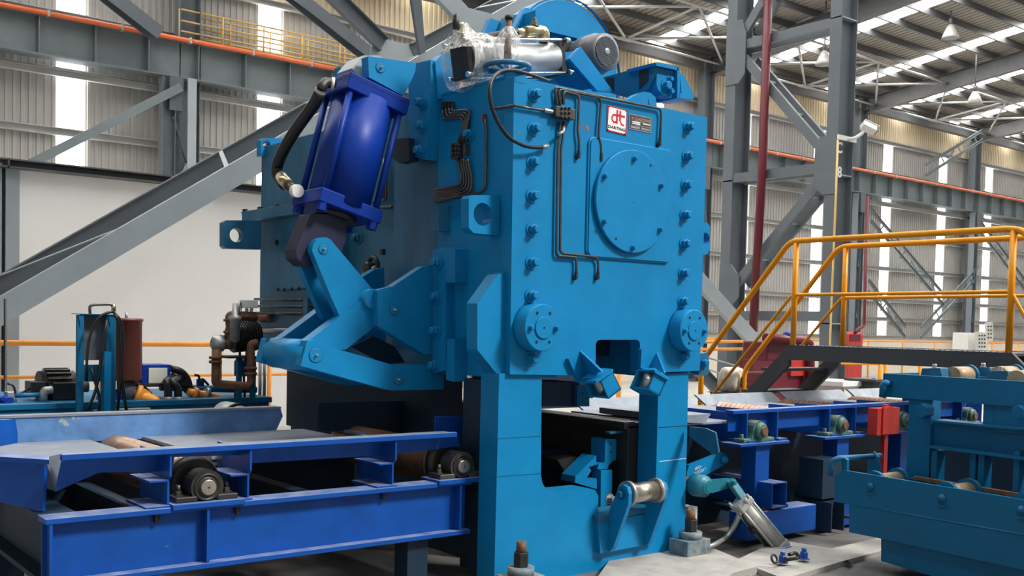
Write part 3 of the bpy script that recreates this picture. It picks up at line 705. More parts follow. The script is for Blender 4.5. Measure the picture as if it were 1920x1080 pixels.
# ---- gearbox end: joint flange, cover plate, pipes
obj('joint_flange', MB().box((-.10, 2.9, 2.66), (0, 4.1, 2.76)), BLUE2, sh, .004)
for q in ((460, 400), (488, 396), (520, 391), (555, 386)): obj('flange_bolt', MB().bolt(ax_(*q, -.05), (0,0,1), .028, .035), DARK, sh)
obj('inspection_cover', prx([(522, 476), (570, 474), (572, 540), (523, 544)], -.03, .04), BLUE2, sh, .006)
for q in ((520, 455), (547, 453)):
    obj('housing_bolt', MB().bolt(ax_(*q, 0), (-1,0,0), .02, .02), DARK, sh)
for q in ((522, 543), (534, 543), (548, 542), (561, 541)): obj('cover_bolt', MB().bolt(ax_(*q, -.03), (-1,0,0), .013, .015), DARK, sh)
for y0 in (562, 575, 588):
    obj('side_pipe', MB().tube([ax_(478, y0-1, -.03), ax_(568, y0, -.03)], .013, 8), GREASE, sh)
    obj('side_pipe', MB().tube([ax_(576, y0-2, -.03), ax_(606, y0-2, -.03)], .013, 8), GREASE, sh)
obj('pipe_clamp', prx([(568, 560), (576, 558), (576, 594), (568, 594)], -.06, .06), BLUE2, sh)
obj('side_pipe', MB().tube([ax_(478, 619, -.03), ax_(545, 620, -.03)], .022, 8), GALV, sh)
obj('side_pipe', MB().tube([ax_(475, 597, -.03), ax_(506, 596, -.03)], .04, 8), RUST, sh)
for x_ in (488, 496): obj('drain_pipe', MB().tube([ax_(x_, 680, .1), ax_(x_-1, 770, .1)], .018, 8), GALV, sh)
# ---- upper cylinder bracket
YB = .93
for y in (YB, 1.32):
    obj('cylinder_bracket', pry([(690, 105), (738, 112), (780, 118), (779, 132), (774, 145), (757, 180), (692, 145)], YB, .09).xf(M.Translation((0, y-YB, 0))), BLUE, sh, .004)
def pinhead(c, y, r=.036, nip=BRASS):
    p = ay(*c, y); h = obj('pivot_pin', MB().lathe(p, (0,-1,0), [(0, r), (.004, r), (.006, r-.003)], 28), BLUE, sh)
    obj('pin_groove', MB().lathe(p, (0,-1,0), [(0, r+.003), (.0012, r+.003)], 28), DARK, h)
    obj('grease_nipple', MB().lathe(p, (0,-1,0), [(0, .010), (.012, .010), (.014, .006), (.028, .007), (.032, .003)], 10), nip, h)
pinhead((713, 127), YB)
# ---- hydraulic cylinder (navy)
T0, T1 = V((-.735, .9, 3.44)), V((-.255, .9, 3.318))
ex = (T1-T0).normalized(); ez = V((-ex.z, 0, ex.x)); Wc = .50; Dc = .42
def CYP(u, v, t): return T0 + ex*u*Wc + V((0, v*Dc, 0)) - ez*t    # t down the axis
hc = obj('hydraulic_cylinder', MB().cyl(CYP(.5, .5, .08), CYP(.5, .5, .88), .222, 40), NAVY, sh)
def capbox(t0, t1): return MB().obox(CYP(.5, .5, (t0+t1)/2), ex*Wc, V((0, Dc, 0)), ez*(t1-t0))
obj('cylinder_cap', capbox(0, .115), NAVY, hc, .006); obj('cylinder_cap', capbox(.835, .93), NAVY, hc, .006)
obj('cap_seam', MB().obox(CYP(.5, .5, .03), ex*(Wc+.003), V((0, Dc+.003, 0)), ez*.003), DARK, hc)
for u in (.09, .91):
    for v_ in (.09, .91):
        obj('tie_rod', MB().cyl(CYP(u, v_, .1), CYP(u, v_, .85), .024, 14), NAVY, hc)
        obj('tie_rod_nut', MB().cyl(CYP(u, v_, .92), CYP(u, v_, .985), .038, 6, sm=False), NAVY, hc)
obj('rod_gland', MB().cyl(CYP(.5, .5, .92), CYP(.5, .5, .97), .15, 30), DARK, hc)
rod = obj('rod_clevis', pry([(583, 400), (650, 405), (648, 450), (640, 475), (615, 497), (590, 500), (572, 498), (557, 484), (555, 468)], 1.015, .17), NAVYD, hc, .008)
obj('cap_tongue', pry([(660, 128), (681, 104), (712, 104), (724, 125), (720, 150), (690, 165)], 1.06, .22), GREYL, hc, .006)
for q0, q1, q2 in (((624, 168), (612, 152), (606, 165)),):
    obj('port_elbow', MB().tube([ax_(625, 157, -.78), ax_(608, 153, -.86), ax_(600, 172, -.9)], .036, 10, .05), DARK, hc)
obj('port_washer', MB().cyl(ax_(627, 157, -.78), ax_(621, 156, -.80), .042, 16), OFFW, hc)
hp = [(600, 172), (593, 190), (575, 215), (553, 245), (535, 275), (522, 302), (518, 322), (524, 338), (534, 346)]
obj('hose_ferrule', MB().tube([ax_(601, 168, -.9), ax_(588, 195, -.9)], .036, 10), GALV, hc)
obj('hydraulic_hose', MB().tube([ax_(a, b, -.92) for a, b in hp], .042, 12, .15), BLACK, hc)
obj('hose_ferrule', MB().tube([ax_(527, 332, -.95), ax_(540, 347, -1.0)], .042, 10), BRASS, hc)
obj('port_elbow', MB().tube([ax_(538, 344, -.98), ax_(548, 356, -1.0), ax_(556, 358, -1.0)], .038, 10, .04), DARK, hc)
obj('port_washer', MB().cyl(ax_(553, 358, -1.0), ax_(559, 358, -1.0), .045, 16), OFFW, hc)
# ---- toggle levers
YN, YF = .86, 1.42
def plate2(name, pts, y, d, mt=BLUE, far=True, bev=.006):
    a = obj(name, pry(pts, y, d), mt, sh, bev)
    if far: share(a, name, sh, (0, far, 0))
    return a
up = [(585, 470), (587, 459), (593, 450), (602, 445), (612, 445), (621, 450), (628, 459), (705, 550), (720, 585), (690, 600), (640, 600), (622, 560)]
plate2('toggle_link', up, YN+.08, .07, far=.25)
plate2('diagonal_strut', [(572, 640), (583, 635), (688, 556), (709, 545), (712, 605), (648, 656), (620, 655)], YN+.05, .11, far=.42)
plate2('lever_arm', [(576, 638), (736, 684), (815, 684), (832, 700), (832, 730), (735, 732), (726, 731), (564, 686)], YN-.02, .09, far=.62)
obj('lever_barrel', MB().cyl(ay(592, 667, YN), ay(592, 667, YN)+V((0, .62, 0)), .108, 32), BLUE, sh)
obj('anchor_bracket', pry([(708, 544), (736, 537), (792, 500), (810, 497), (814, 665), (795, 664), (708, 611)], YN-.03, .08), BLUE, sh, .005)
share(bpy.data.objects['anchor_bracket'], 'anchor_bracket', sh, (0, .66, 0))
obj('cross_tube', MB().cyl(ay(700, 560, YN+.02), ay(700, 560, YN+.02)+V((0, .6, 0)), .07, 20), BLUE, sh)
pinhead((606, 467), YN+.08); pinhead((592, 666), YN-.02, .05); pinhead((747, 712), YN-.02); pinhead((739, 581), YN-.03)
obj('web_plate', pry([(660, 650), (700, 630), (740, 650), (760, 680), (720, 682)], 1.25, .02), BLUED, sh)
# ---- slanted guide roller boxes under the front plate
def bracket(base, rib, flange, boxp, win, roll):
    g = obj('guide_roller_bracket', MB().prism(pp(base, -.035), (0, .035, 0)), BLUE, sh, .003)
    obj('bracket_rib', MB().prism([ay(a, b, y) for a, b, y in rib], (.016, 0, .006)), BLUE, g)
    obj('bracket_flange', MB().prism([ay(a, b, y) for a, b, y in flange], (0, 0, -.018)), BLUE, g)
    P = pp(boxp, -.28); d = V((0, .19, 0))
    m = MB(); th = .016
    for i in range(4):
        if i == win: continue
        a, b = P[i], P[(i+1) % 4]; n_ = (b-a).cross(d).normalized()
        c = sum(P, V((0,0,0)))/4
        if n_.dot(c-a) < 0: n_ = -n_
        m.prism([a, b, b+d, a+d], n_*th)
    m.prism(P, (0, .014, 0)); m.prism([p+d for p in P], (0, -.014, 0))
    obj('roller_box', m, BLUE, g)
    a, b = P[win], P[(win+1) % 4]; c = (a+b)/2; cc2 = sum(P, V((0,0,0)))/4; n_ = (cc2-c).normalized(); t_ = (b-a).normalized(); L = (b-a).length
    ctr = c + n_*.062 + d*.5
    obj('guide_roller', MB().cyl(ctr-t_*L*.40, ctr+t_*L*.40, .055, 20), STEEL, g)
bracket([(1066, 673), (1099, 648), (1119, 692), (1086, 718)], [(1087, 658, -.035), (1128, 697, -.27), (1100, 706, -.035)], [(1086, 714, -.03), (1118, 689, -.03), (1150, 692, -.3), (1118, 714, -.3)], [(1126, 711), (1148, 694), (1165, 730), (1142, 748)], 3, None)
bracket([(1203, 655), (1214, 647), (1244, 669), (1228, 697), (1201, 690)], [(1231, 661, -.035), (1246, 700, -.27), (1219, 690, -.035)], [(1201, 692, -.03), (1228, 688, -.03), (1257, 711, -.3), (1228, 694, -.3)], [(1231, 694), (1252, 709), (1237, 743), (1216, 731)], 3, None)
# ---- low roller on two cheek plates
rbp = obj('roller_mount', pry([(1121, 980), (1229, 960), (1228, 1018), (1126, 1038)], -.02, .05), BLUE, sh, .003)
obj('mount_ledge', pry([(1122, 968), (1228, 950), (1229, 958), (1122, 980)], -.03, .26), BLUE2, rbp)
pl = [(1157, 922), (1160, 912), (1168, 909), (1176, 914), (1179, 926), (1178, 945), (1150, 1026), (1145, 1033), (1136, 1033), (1130, 1026), (1143, 955)]
L_ = [ax_(a, b, .93) for a, b in pl]
o_ = obj('roller_cheek', MB().prism(L_, (.035, 0, 0)), BLUE, rbp, .003)
share(o_, 'roller_cheek', rbp, (.375, 0, 0))
rc = (L_[1]+L_[3])/2; rc = V((rc.x, rc.y+.01, rc.z-.055))
obj('feed_roller', MB().cyl(rc+V((.075,0,0)), rc+V((.335,0,0)), .073, 32), STEEL, rbp)
for x in (.045, .335): obj('roller_flange', MB().cyl(rc+V((x,0,0)), rc+V((x+.03,0,0)), .092, 32), GALV, rbp)
obj('axle_nut', MB().bolt(rc+V((0, .0, 0)), (-1,0,0), .028, .03), TROL, rbp)
# ---- anchor bolts and foot block
for q, y, blk in (((1293, 1060), -.12, True), ((976, 1092), -.25, False)):
    p = ay(*q, y); b = V((p.x, p.y, 0 if blk else -.02))
    ab = obj('anchor_nut', MB().cyl(b+V((0,0,.17)), b+V((0,0,.265)), .052, 6, sm=False), DARK, sh, .004)
    obj('anchor_stud', MB().cyl(b+V((0,0,.26)), b+V((0,0,.335)), .034, 20, .032), RUST, ab)
    obj('anchor_washer', MB().cyl(b+V((0,0,.115)), b+V((0,0,.17)), .088, 28), FOOT, ab)
    obj('foot_block', MB().box(b+V((-.13,-.09,0)), b+V((.13,.1,.115))), FOOT, ab, .004)

# ---- top: air cylinder with wrap, hand wheel, motor, flywheel guard, brackets
a_, b_ = ay(872, 113, .55), ay(1035, 111, .55)
d_ = (b_-a_).normalized(); q_ = d_.cross(V((0,1,0))).normalized(); q_ = q_ if q_.z > 0 else -q_
ac = obj('air_cylinder', MB().cyl(a_, b_, .118, 36), ALU, sh)
for p, e in ((a_, -1), (b_, 1)):
    obj('end_block', MB().obox(p+d_*e*.025, d_*.05, V((0,.20,0)), q_*.26), DARK, ac, .006)
    for s1 in (-1, 1):
        for s2 in (-1, 1): obj('tie_rod_nut', MB().cyl(p+d_*e*.05+V((0, s1*.115, 0))+q_*s2*.115, p+d_*e*.085+V((0, s1*.115, 0))+q_*s2*.115, .02, 12), CHROME, ac)
for s1 in (-1, 1):
    for s2 in (-1, 1): obj('tie_rod', MB().cyl(a_+V((0, s1*.118, 0))+q_*s2*.118, b_+V((0, s1*.118, 0))+q_*s2*.118, .013, 10), CHROME, ac)
# crumpled plastic wrap: a lumpy sleeve round the left end
def wrapmesh(p0, p1, r0, r1, seed, n=28, m=14, amp=.25):
    rnd = random.Random(seed); mb = MB(); p0, p1 = V(p0), V(p1); d = (p1-p0).normalized(); u = d.orthogonal().normalized(); q = d.cross(u)
    ph = [rnd.random()*6.28 for _ in range(6)]; vs = []
    for j in range(m+1):
        t = j/m
        for i in range(n):
            g = 2*math.pi*i/n
            k = 1+amp*(.35*math.sin(3*g+ph[0]+2*t)+.3*math.sin(5*g+ph[1]-4*t)+.2*math.sin(9*g+ph[2]+7*t)+.25*math.sin(6*t+ph[3]+g))*.6+rnd.uniform(-.04, .04)
            r = (r0(t) if callable(r0) else r0+(r1-r0)*t)*k
            vs.append(p0+d*(p1-p0).length*t+(u*math.cos(g)+q*math.sin(g))*r)
    return mb.add(vs, [(j*n+i, j*n+(i+1) % n, (j+1)*n+(i+1) % n, (j+1)*n+i) for j in range(m) for i in range(n)], True)
obj('plastic_wrap', wrapmesh(a_-d_*.07, a_+d_*.34, lambda t: .205-.06*t, 0, 3), WRAP, ac)
obj('plastic_wrap', wrapmesh(a_+d_*.02+q_*.06, a_+d_*.03+q_*.25, lambda t: .15*(1-t)**1.3+.03, 0, 5, 22, 10), WRAP, ac)
pw = a_+q_*.14
obj('inlet_fitting', MB().tube([pw, pw+q_*.09, pw+q_*.10+V((-.01, 0, .01))], .03, 10, .03), BRASS, ac)
obj('inlet_valve', MB().lathe(pw+V((-.06, .0, .06)), (0,0,1), [(0, .022), (.06, .026), (.07, .02), (.09, .02), (.11, .008)], 12), DARK, ac)
obj('air_hose', MB().tube([ay(858, 78, .55), ay(880, 77, .62), ay(920, 70, .6), ay(957, 63, .55), ay(972, 62, .52)], .034, 12, .12), BLACK, ac)
obj('hose_ferrule', MB().cyl(ay(961, 63, .55), ay(990, 60, .5), .032, 14), BRASS, ac)
obj('outlet_tee', MB().tube([ay(985, 60, .5), ay(1012, 58, .5), ay(1020, 60, .5), ay(1021, 79, .5)], .042, 10, .03), BRASS, ac)
obj('outlet_valve', MB().lathe(ay(1002, 58, .5), (0,0,1), [(0, .035), (.05, .034), (.055, .02), (.08, .02), (.1, .008)], 12), DARK, ac)
hw_c = V((.126, .26, 3.5))
hw = obj('hand_wheel', MB().tube([hw_c+V((.152*math.cos(a), .152*math.sin(a), 0)) for a in [i*math.pi/18 for i in range(36)]], .019, 10, closed=True), BLUE2, sh)
for k in range(4):
    g = math.radians(90*k+20); obj('wheel_spoke', MB().tube([hw_c+V((0,0,-.03)), hw_c+V((.15*math.cos(g), .15*math.sin(g), 0))], .014, 8), BLUE2, hw)
obj('wheel_stem', MB().cyl(V((hw_c.x, hw_c.y, ZT)), hw_c+V((0,0,.05)), .03, 14), BLUE2, hw)
obj('taped_spindle', MB().tube([hw_c+V((0,0,.04)), hw_c+V((-.004,0,.14)), hw_c+V((.004,0,.22)), hw_c+V((0,0,.33))], lambda t: .028+.006*math.sin(t*17), 12), RUST, hw)
obj('spindle_cap', MB().cyl(hw_c+V((0,0,.325)), hw_c+V((0,0,.35)), .03, 12), BLACK, hw)
obj('plastic_bag', wrapmesh(hw_c+V((0,0,.0)), hw_c+V((0,0,.27)), lambda t: .035+.06*math.sin(math.pi*min(1, (1-t)*1.05))**1, 0, 8, 20, 10), WRAP, hw)
# flywheel guard
fwc = V((1.57, 1.3, 3.90)); RF = .60
fg = obj('flywheel_guard', MB().lathe(fwc, (0,1,0), [(-.01, RF-.02), (0, RF), (.22, RF), (.23, RF-.02)], 72), BLUE, sh)
obj('guard_rim', MB().lathe(fwc+V((0,-.03,0)), (0,1,0), [(0, RF+.012), (.03, RF+.012)], 72, True, False), BLUE, fg)
obj('guard_arm', pry([(1008, 48), (1014, 28), (1085, 45), (1096, 60), (1096, 90), (1086, 95), (1084, 72), (1012, 55)], 1.15, .08), BLUE, fg, .006)
obj('guard_arm_flange', pry([(1004, 18), (1013, 16), (1013, 100), (1005, 100)], 1.05, .2), BLUE, fg, .004)
obj('guard_side', pry([(958, 64), (985, 14), (1006, 20), (1006, 98), (962, 98)], 1.2, .06, [[(988+5*math.cos(i*.5236), 39+6*math.sin(i*.5236)) for i in range(12)]]), BLUE, fg, .004)
obj('guard_web', pry([(930, 74), (947, 32), (975, 26), (968, 98), (925, 98)], 1.45, .05), TROL, fg, .004)
obj('guard_bracket', pry([(905, 70), (920, 34), (941, 41), (930, 76), (925, 96), (900, 96)], 1.5, .06), BLUE, fg, .004)
obj('cavity_shade', pry([(1025, 72), (1086, 82), (1086, 130), (1025, 130)], .98, .05), DARK, fg)  # dark plate painted in for the shade of an open recess
# motor
mc = V((1.45, .68, 3.921))
mo = obj('electric_motor', MB().lathe(mc, (0,1,0), [(0, .118), (.006, .148), (.09, .155), (.1, .165), (.24, .165), (.25, .15), (.5, .15)], 36), MOTOR, sh)
g_ = MB()
for i in range(-9, 10):
    t = i*.0128; h_ = math.sqrt(max(0, .118**2-t*t))
    g_.obox(mc+V((t, -.006, 0)), (.0042, 0, 0), (0, .004, 0), (0, 0, 2*h_)); g_.obox(mc+V((0, -.007, t)), (2*h_, 0, 0), (0, .004, 0), (0, 0, .0042))
obj('fan_grille', g_, MOTOR, mo)
obj('grille_back', MB().lathe(mc, (0,1,0), [(-.002, .117), (-.001, .117)], 30), BLACK, mo)
obj('grille_hub', MB().lathe(mc, (0,-1,0), [(0, .03), (.012, .028), (.016, .015)], 20), GALV, mo)
# diagonal beam and right bracket
obj('diagonal_beam', pry([(1068, 110), (1089, 88), (1150, 172), (1120, 170)], .42, .05), BLUE, sh, .004)
obj('diagonal_beam_flange', MB().prism([ay(1061, 112, .45), ay(1070, 110, .45), ay(1110, 166, .45), ay(1102, 166, .45)], (0, .25, 0)), TROL, sh)
obj('diagonal_cap', MB().prism([ay(1063, 110, .45), ay(1090, 87, .42), ay(1090, 87, .7), ay(1063, 110, .7)], (0, 0, -.015)), BLUE, sh)
obj('back_block', pry([(1056, 98), (1075, 96), (1078, 128), (1060, 140)], .8, .1), BLUE, sh)
obj('tilt_box', MB().prism([ax_(1128, 146, 1.36), ax_(1222, 120, 1.36), ax_(1230, 126, 1.36), ax_(1216, 166, 1.36), ax_(1180, 184, 1.36), ax_(1128, 170, 1.36)], (.25, 0, 0)), TROL, sh, .004)
obj('tilt_box_opening', MB().prism([ax_(1136, 146, 1.355), ax_(1150, 146, 1.355), ax_(1150, 170, 1.355), ax_(1136, 168, 1.355)], (.01, 0, 0)), BLACK, sh)
obj('tilt_box_opening', MB().prism([ax_(1198, 132, 1.355), ax_(1215, 128, 1.355), ax_(1215, 150, 1.355), ax_(1198, 168, 1.355)], (.01, 0, 0)), BLACK, sh)
hb = obj('hinge_bracket', pry([(1232, 116), (1270, 124), (1271, 184), (1256, 183), (1243, 178), (1234, 168), (1231, 158)], .06, .1), BLUE, sh, .004)
obj('hinge_frame', pry([(1229, 117), (1272, 126), (1272, 132), (1231, 123)], .02, .3), BLUE, hb)
obj('hinge_side', MB().prism([ay(1270, 124, .02), ay(1276, 135, .02), ay(1274, 184, .02), ay(1270, 184, .02)], (0, .25, 0)), BLUE, hb)
obj('hinge_fin', pry([(1275, 135), (1283, 142), (1301, 178), (1278, 176)], .16, .04), BLUE, hb)
obj('hinge_ledge', pry([(1275, 174), (1300, 178), (1300, 186), (1275, 184)], .04, .25), BLUE, hb)
for q, r in (((1248, 161), .035), ((1254, 149), .02), ((1255, 172), .022)): obj('hinge_bolt', MB().bolt(ay(*q, .06), (0,-1,0), r, .035), BLUE, hb)
obj('ear_plate', pry([(1176, 188), (1196, 176), (1208, 172), (1220, 174), (1229, 182), (1232, 196), (1232, 204)], .03, .07), BLUE, sh, .004)
obj('ear_pin', MB().lathe(ay(1221, 191, .03), (0,-1,0), [(0, .03), (.005, .03)], 20), BLUE, sh)
obj('ear_gusset', pry([(1180, 187), (1226, 150), (1228, 153), (1190, 184)], .3, .02), BLUE, sh)
# ================================================================ LEFT ROLLER TABLE
def fan(pts, d):
    m = MB()
    for i in range(1, len(pts)-1): m.prism([pts[0], pts[i], pts[i+1]], d)
    return m
lt = thing('roller_table', 'dark blue roller table entering the shear from the left foreground', 'conveyor', (-1.5, 1, -.06))
XE, XR = -2.87, -.115
obj('base_beam', MB().ibeam((XE, .33, .47), (XR, .33, .47), (0,0,1), .37, .16, .014, .03), TABLE, lt, .003)
obj('base_beam', MB().ibeam((XE, 1.85, .47), (XR, 1.85, .47), (0,0,1), .37, .16, .014, .03), BLUED, lt)
obj('end_beam', MB().ibeam((XE+.1, .42, .47), (XE+.1, 1.76, .47), (0,0,1), .366, .2, .014, .03), BLUED, lt, .003)
for x in (-1.985, -.2, -2.84): obj('stiffener', MB().box((x-.008, .255, .30), (x+.008, .33, .64)), TABLE, lt)
for x in (-2.3, -1.2): obj('cross_beam', MB().box((x, .4, .3), (x+.1, 1.8, .6)), BLUED, lt)
for x in (-2.7, -.5):
    for y in (.4, 1.8): obj('table_leg', MB().box((x-.08, y-.08, -.06), (x+.08, y+.08, .3)), BLUED, lt)
# front lip and apron, deck, chute
obj('front_lip', MB().box((-2.79, .25, .958), (-.245, .29, .99)), TABLE, lt, .003)
obj('lip_plate', MB().prism([V(p) for p in ((-2.77, .29, .985), (-.25, .29, .985), (-.25, .40, .985), (-2.70, .40, .985))], (0, 0, -.02)), TOPB, lt)
obj('front_apron', MB().prism([ay(a, b, .43) for a, b in ((118, 853), (858, 815), (862, 836), (742, 852), (480, 868), (470, 868), (469, 853), (327, 857), (322, 884), (185, 886), (104, 922))], (0, .012, 0)), TABLE, lt)
dm = MB(); edges = [-2.86, -2.17, -1.80, -.55, -.30, -.2]
for i in (0, 2, 4): dm.box((edges[i], .66, .855), (edges[i+1], 1.9, .875))
obj('deck_plate', dm, TOPB, lt)
obj('back_guard', MB().prism([V((x, 1.9, z)) for x, z in ((-2.86, .86), (-.78, .86), (-.72, .98), (-.74, 1.04), (-2.86, 1.04))], (0, .05, 0)), GUARD, lt, .006)
obj('back_guard', MB().prism([az(33, 832, .87), ay(33, 786, 1.92), ay(-40, 789, 1.6), ay(-40, 838, 1.6)], (0, .04, 0)), TABLE, lt)
obj('guard_cap', MB().box((-3.2, 1.89, 1.04), (-.74, 2.0, 1.055)), TOPB, lt)
fl = [az(-60, 853, .97), az(0, 857, .97), az(92, 862, .97)]
obj('flared_lip', MB().prism([az(-90, 851, .97), az(92, 862, .97), az(92, 855, .97), az(-60, 845, .97)], (0, 0, -.025)), TABLE, lt)
a, b = az(-120, 849, .94), az(84, 862, .94)
obj('flared_apron', MB().prism([a, b, b+V((-.01, 0, -.28)), a+V((0, 0, -.20))], (.02, .02, 0)), TABLE, lt)
obj('entry_chute', fan([az(84, 858, .955), az(118, 850, .955), ay(105, 921, .58), ay(82, 914, .58)], (-.004, .012, 0)), TOPB, lt)
obj('side_deck', MB().prism([az(a, b, .89) for a, b in ((-90, 862), (-60, 842), (33, 833), (125, 845), (125, 856), (90, 858), (20, 862))], (0, 0, -.012)), TOPB, lt)
# C brackets that carry the deck
for x in (-2.21, -1.73, -.725):
    g = obj('deck_bracket', MB().prism([V((x, y, z)) for y, z in ((.265, .955), (.265, .83), (.30, .80), (.30, .655), (.75, .655), (.75, .955))], (.012, 0, 0)), TABLE, lt)
    obj('bracket_foot', MB().box((x-.13, .27, .65), (x+.02, .6, .665)), TABLE, g)
    obj('bracket_shelf', MB().box((x-.11, .28, .80), (x+.0, .6, .81)), TABLE, g)
    obj('foot_bolt', MB().bolt((x-.06, .3, .62), (0,0,-1), .016, .05, False), DARK, g)
for xc in (-1.985, -.178):
    bp_ = obj('bearing_plate', MB().box((xc-.215, .235, .64), (xc+.215, .46, .672)), TABLE, lt, .003)
    r = obj('table_roller', MB().lathe((xc, .50, .752), (0,1,0), [(0, .165), (.03, .165), (.031, .14)] + [v for k in range(32) for v in ((.035+k*.042, .138), (.050+k*.042, .148), (.060+k*.042, .148))] + [(1.40, .14)], 28), ROLL if xc < -1 else RUST, lt)
    obj('roller_collar', MB().lathe((xc, .455, .752), (0,1,0), [(0, .125), (.01, .15), (.045, .158)], 32), DARK, r)
    obj('shaft_end', MB().lathe((xc, .25, .752), (0,1,0), [(0, .042), (.004, .046), (.25, .046)], 24), STEEL, r)
    obj('shaft_centre', MB().lathe((xc, .2495, .752), (0,-1,0), [(0, .006), (.001, .006)], 10), BLACK, r)
    pb_ = MB(); c = V((xc, .27, .752))
    hp_ = [V((xc-.078, .275, .685))] + [V((xc+.098*math.cos(math.radians(a)), .275, .752+.098*math.sin(math.radians(a)))) for a in range(195, -16, -15)] + [V((xc+.078, .275, .685))]
    pb_.prism(hp_, (0, .13, 0))
    pb_.box((xc-.185, .27, .672), (xc-.06, .42, .705)).box((xc+.06, .27, .672), (xc+.185, .42, .705))
    h = obj('bearing_housing', pb_, DARK if xc < -1 else GREASE, lt, .006)
    obj('bearing_ring', MB().lathe((xc, .275, .752), (0,-1,0), [(0, .082), (.008, .078), (.008, .068), (.002, .066), (.002, .054), (.010, .052)], 32), DARK, h)
    for s in (-1, 1): obj('bearing_bolt', MB().bolt((xc+s*.145, .345, .705), (0,0,1), .02, .022).cyl((xc+s*.145, .345, .73), (xc+s*.145, .345, .765), .013, 10), GREASE, h)
obj('end_plate', MB().prism([V((x, .62, z)) for x, z in ((-.17, .90), (.26, .80), (.26, 1.05), (-.17, 1.065))], (0, .015, 0)), TABLE, lt)
obj('side_shield', MB().prism([ay(597, 755, 1.7), ay(690, 752, 1.7), ay(820, 752, 1.7), ay(820, 812, 1.7), ay(595, 808, 1.7)], (0, .02, 0)), BLUED, lt)

# ================================================================ RIGHT ROLLER TABLE
rt_ = thing('roller_table', 'blue roller table with ribbed rollers leaving the shear on the right', 'conveyor', (4.5, .8, -.06))
ZD = .965
segs = [(2.42, 3.17), (3.2, 4.33), (4.36, 5.4), (5.44, 6.5)]
obj('front_lip', MB().box((2.42, .08, 1.03), (6.3, .17, 1.06)), TABLE, rt_, .003)
obj('front_web', MB().box((2.44, .15, .88), (6.3, .165, 1.03)), TABLE, rt_)
RX = [2.72, 3.88, 4.93, 6.2]
for i, (a, b) in enumerate(((1.9, 2.52), (2.92, 3.66), (4.10, 4.71), (5.15, 5.98))):
    obj('deck_plate', MB().box((a, .16, ZD-.015), (b, 1.5, ZD)), TOPB, rt_)
for a, b in ((1.95, 3.56), (3.62, 4.92), (4.98, 6.2), (6.26, 7.6)):
    obj('back_guard', MB().prism([V((x, y, z)) for x, y, z in ((a+.12, 1.5, ZD-.01), (b+.05, 1.5, ZD-.01), (b-.02, 1.6, 1.06), (a+.05, 1.6, 1.06))], (0, .03, .0)), GUARD2, rt_)
obj('entry_slope', MB().prism([ay(1270, 780, .15), ay(1333, 776, .13), ay(1322, 794, .13), ay(1270, 792, .15)], (0, .9, 0)), GUARD2, rt_)
for xc in RX:
    r = obj('table_roller', MB().lathe((xc, .3, .885), (0,1,0), [(0, .09)] + [v for k in range(20) for v in ((.01+k*.058, .098), (.018+k*.058, .112), (.04+k*.058, .112), (.048+k*.058, .098))] + [(1.19, .09)], 24), RUST if xc > 4 else ROLL, rt_)
    obj('roller_shaft', MB().lathe((xc, -.02, .885), (0,1,0), [(0, .036), (.004, .04), (.33, .04)], 20), RUST, r)
    hp_ = [V((xc-.12, .04, .815))] + [V((xc+.085*math.cos(math.radians(a)), .04, .885+.085*math.sin(math.radians(a)))) for a in range(190, -11, -20)] + [V((xc+.12, .04, .815))]
    hb_ = MB().prism(hp_, (0, .12, 0)); hb_.box((xc-.2, .04, .79), (xc+.2, .16, .822))
    h = obj('bearing_housing', hb_, BEARG, rt_, .008)
    obj('bearing_cap', MB().lathe((xc, .04, .885), (0,-1,0), [(0, .07), (.03, .066), (.04, .05)], 24), BEARG, h)
    for s in (-1, 1): obj('bearing_bolt', MB().bolt((xc+s*.16, .1, .822), (0,0,1), .018, .03), BEARG, h)
    obj('bearing_plate', MB().box((xc-.29, .0, .765), (xc+.36, .22, .788)), TABLE, rt_, .003)
    g = obj('support_post', MB().box((xc-.03, .05, -.02), (xc+.15, .2, .765)), TABLE, rt_)
    for dx in (-.135, .27): 
        q = obj('deck_bracket', MB().box((xc+dx, .07, .79), (xc+dx+.014, .75, 1.03)), TABLE, rt_)
        obj('bracket_foot', MB().box((xc+dx-.02, .03, .79), (xc+dx+.1, .25, .806)), TABLE, q)
    obj('post_base', MB().box((xc-.2, -.05, .23), (xc+.3, .35, .25)).box((xc-.2, -.05, .2), (xc+.3, .35, .222)), BLUED, rt_)
    for dx in (-.13, .22): obj('base_bolt', MB().bolt((xc+dx, .0, .25), (0,0,1), .02, .045), RUST, rt_)
    obj('back_post', MB().box((xc-.05, 1.3, -.06), (xc+.1, 1.45, .88)), BLUED, rt_)
hol = MB()
for b_ in (((2.73, -.1, .445), (2.93, 1.2, .457)), ((2.73, -.1, .245), (2.93, 1.2, .257)), ((2.73, -.1, .257), (2.742, 1.2, .445)), ((2.918, -.1, .257), (2.93, 1.2, .445))): hol.box(*b_)
obj('square_tube', hol, TABLE, rt_, .004)
obj('base_beam', MB().box((2.45, -.08, .0), (3.38, .12, .225)), TABLE, rt_, .01)
obj('base_beam', MB().box((3.85, -.02, -.03), (6.6, .2, .215)), TABLE, rt_, .01)
obj('heavy_post', MB().box((3.50, -.05, .25), (3.78, .2, .6)), BLUED, rt_)
obj('foot_post', MB().ibeam((3.6, -.05, -.03), (3.6, -.05, .23), (1,0,0), .2, .2, .012, .014), BLUED, rt_)
obj('back_beam', MB().box((1.9, 1.4, .5), (7, 1.5, .75)), BLUED, rt_)
obj('sill_screen', MB().box((1.9, .55, .02), (7, .62, .80)), BLUED, rt_)  # sill raised into an added dark screen hiding the bright floor behind
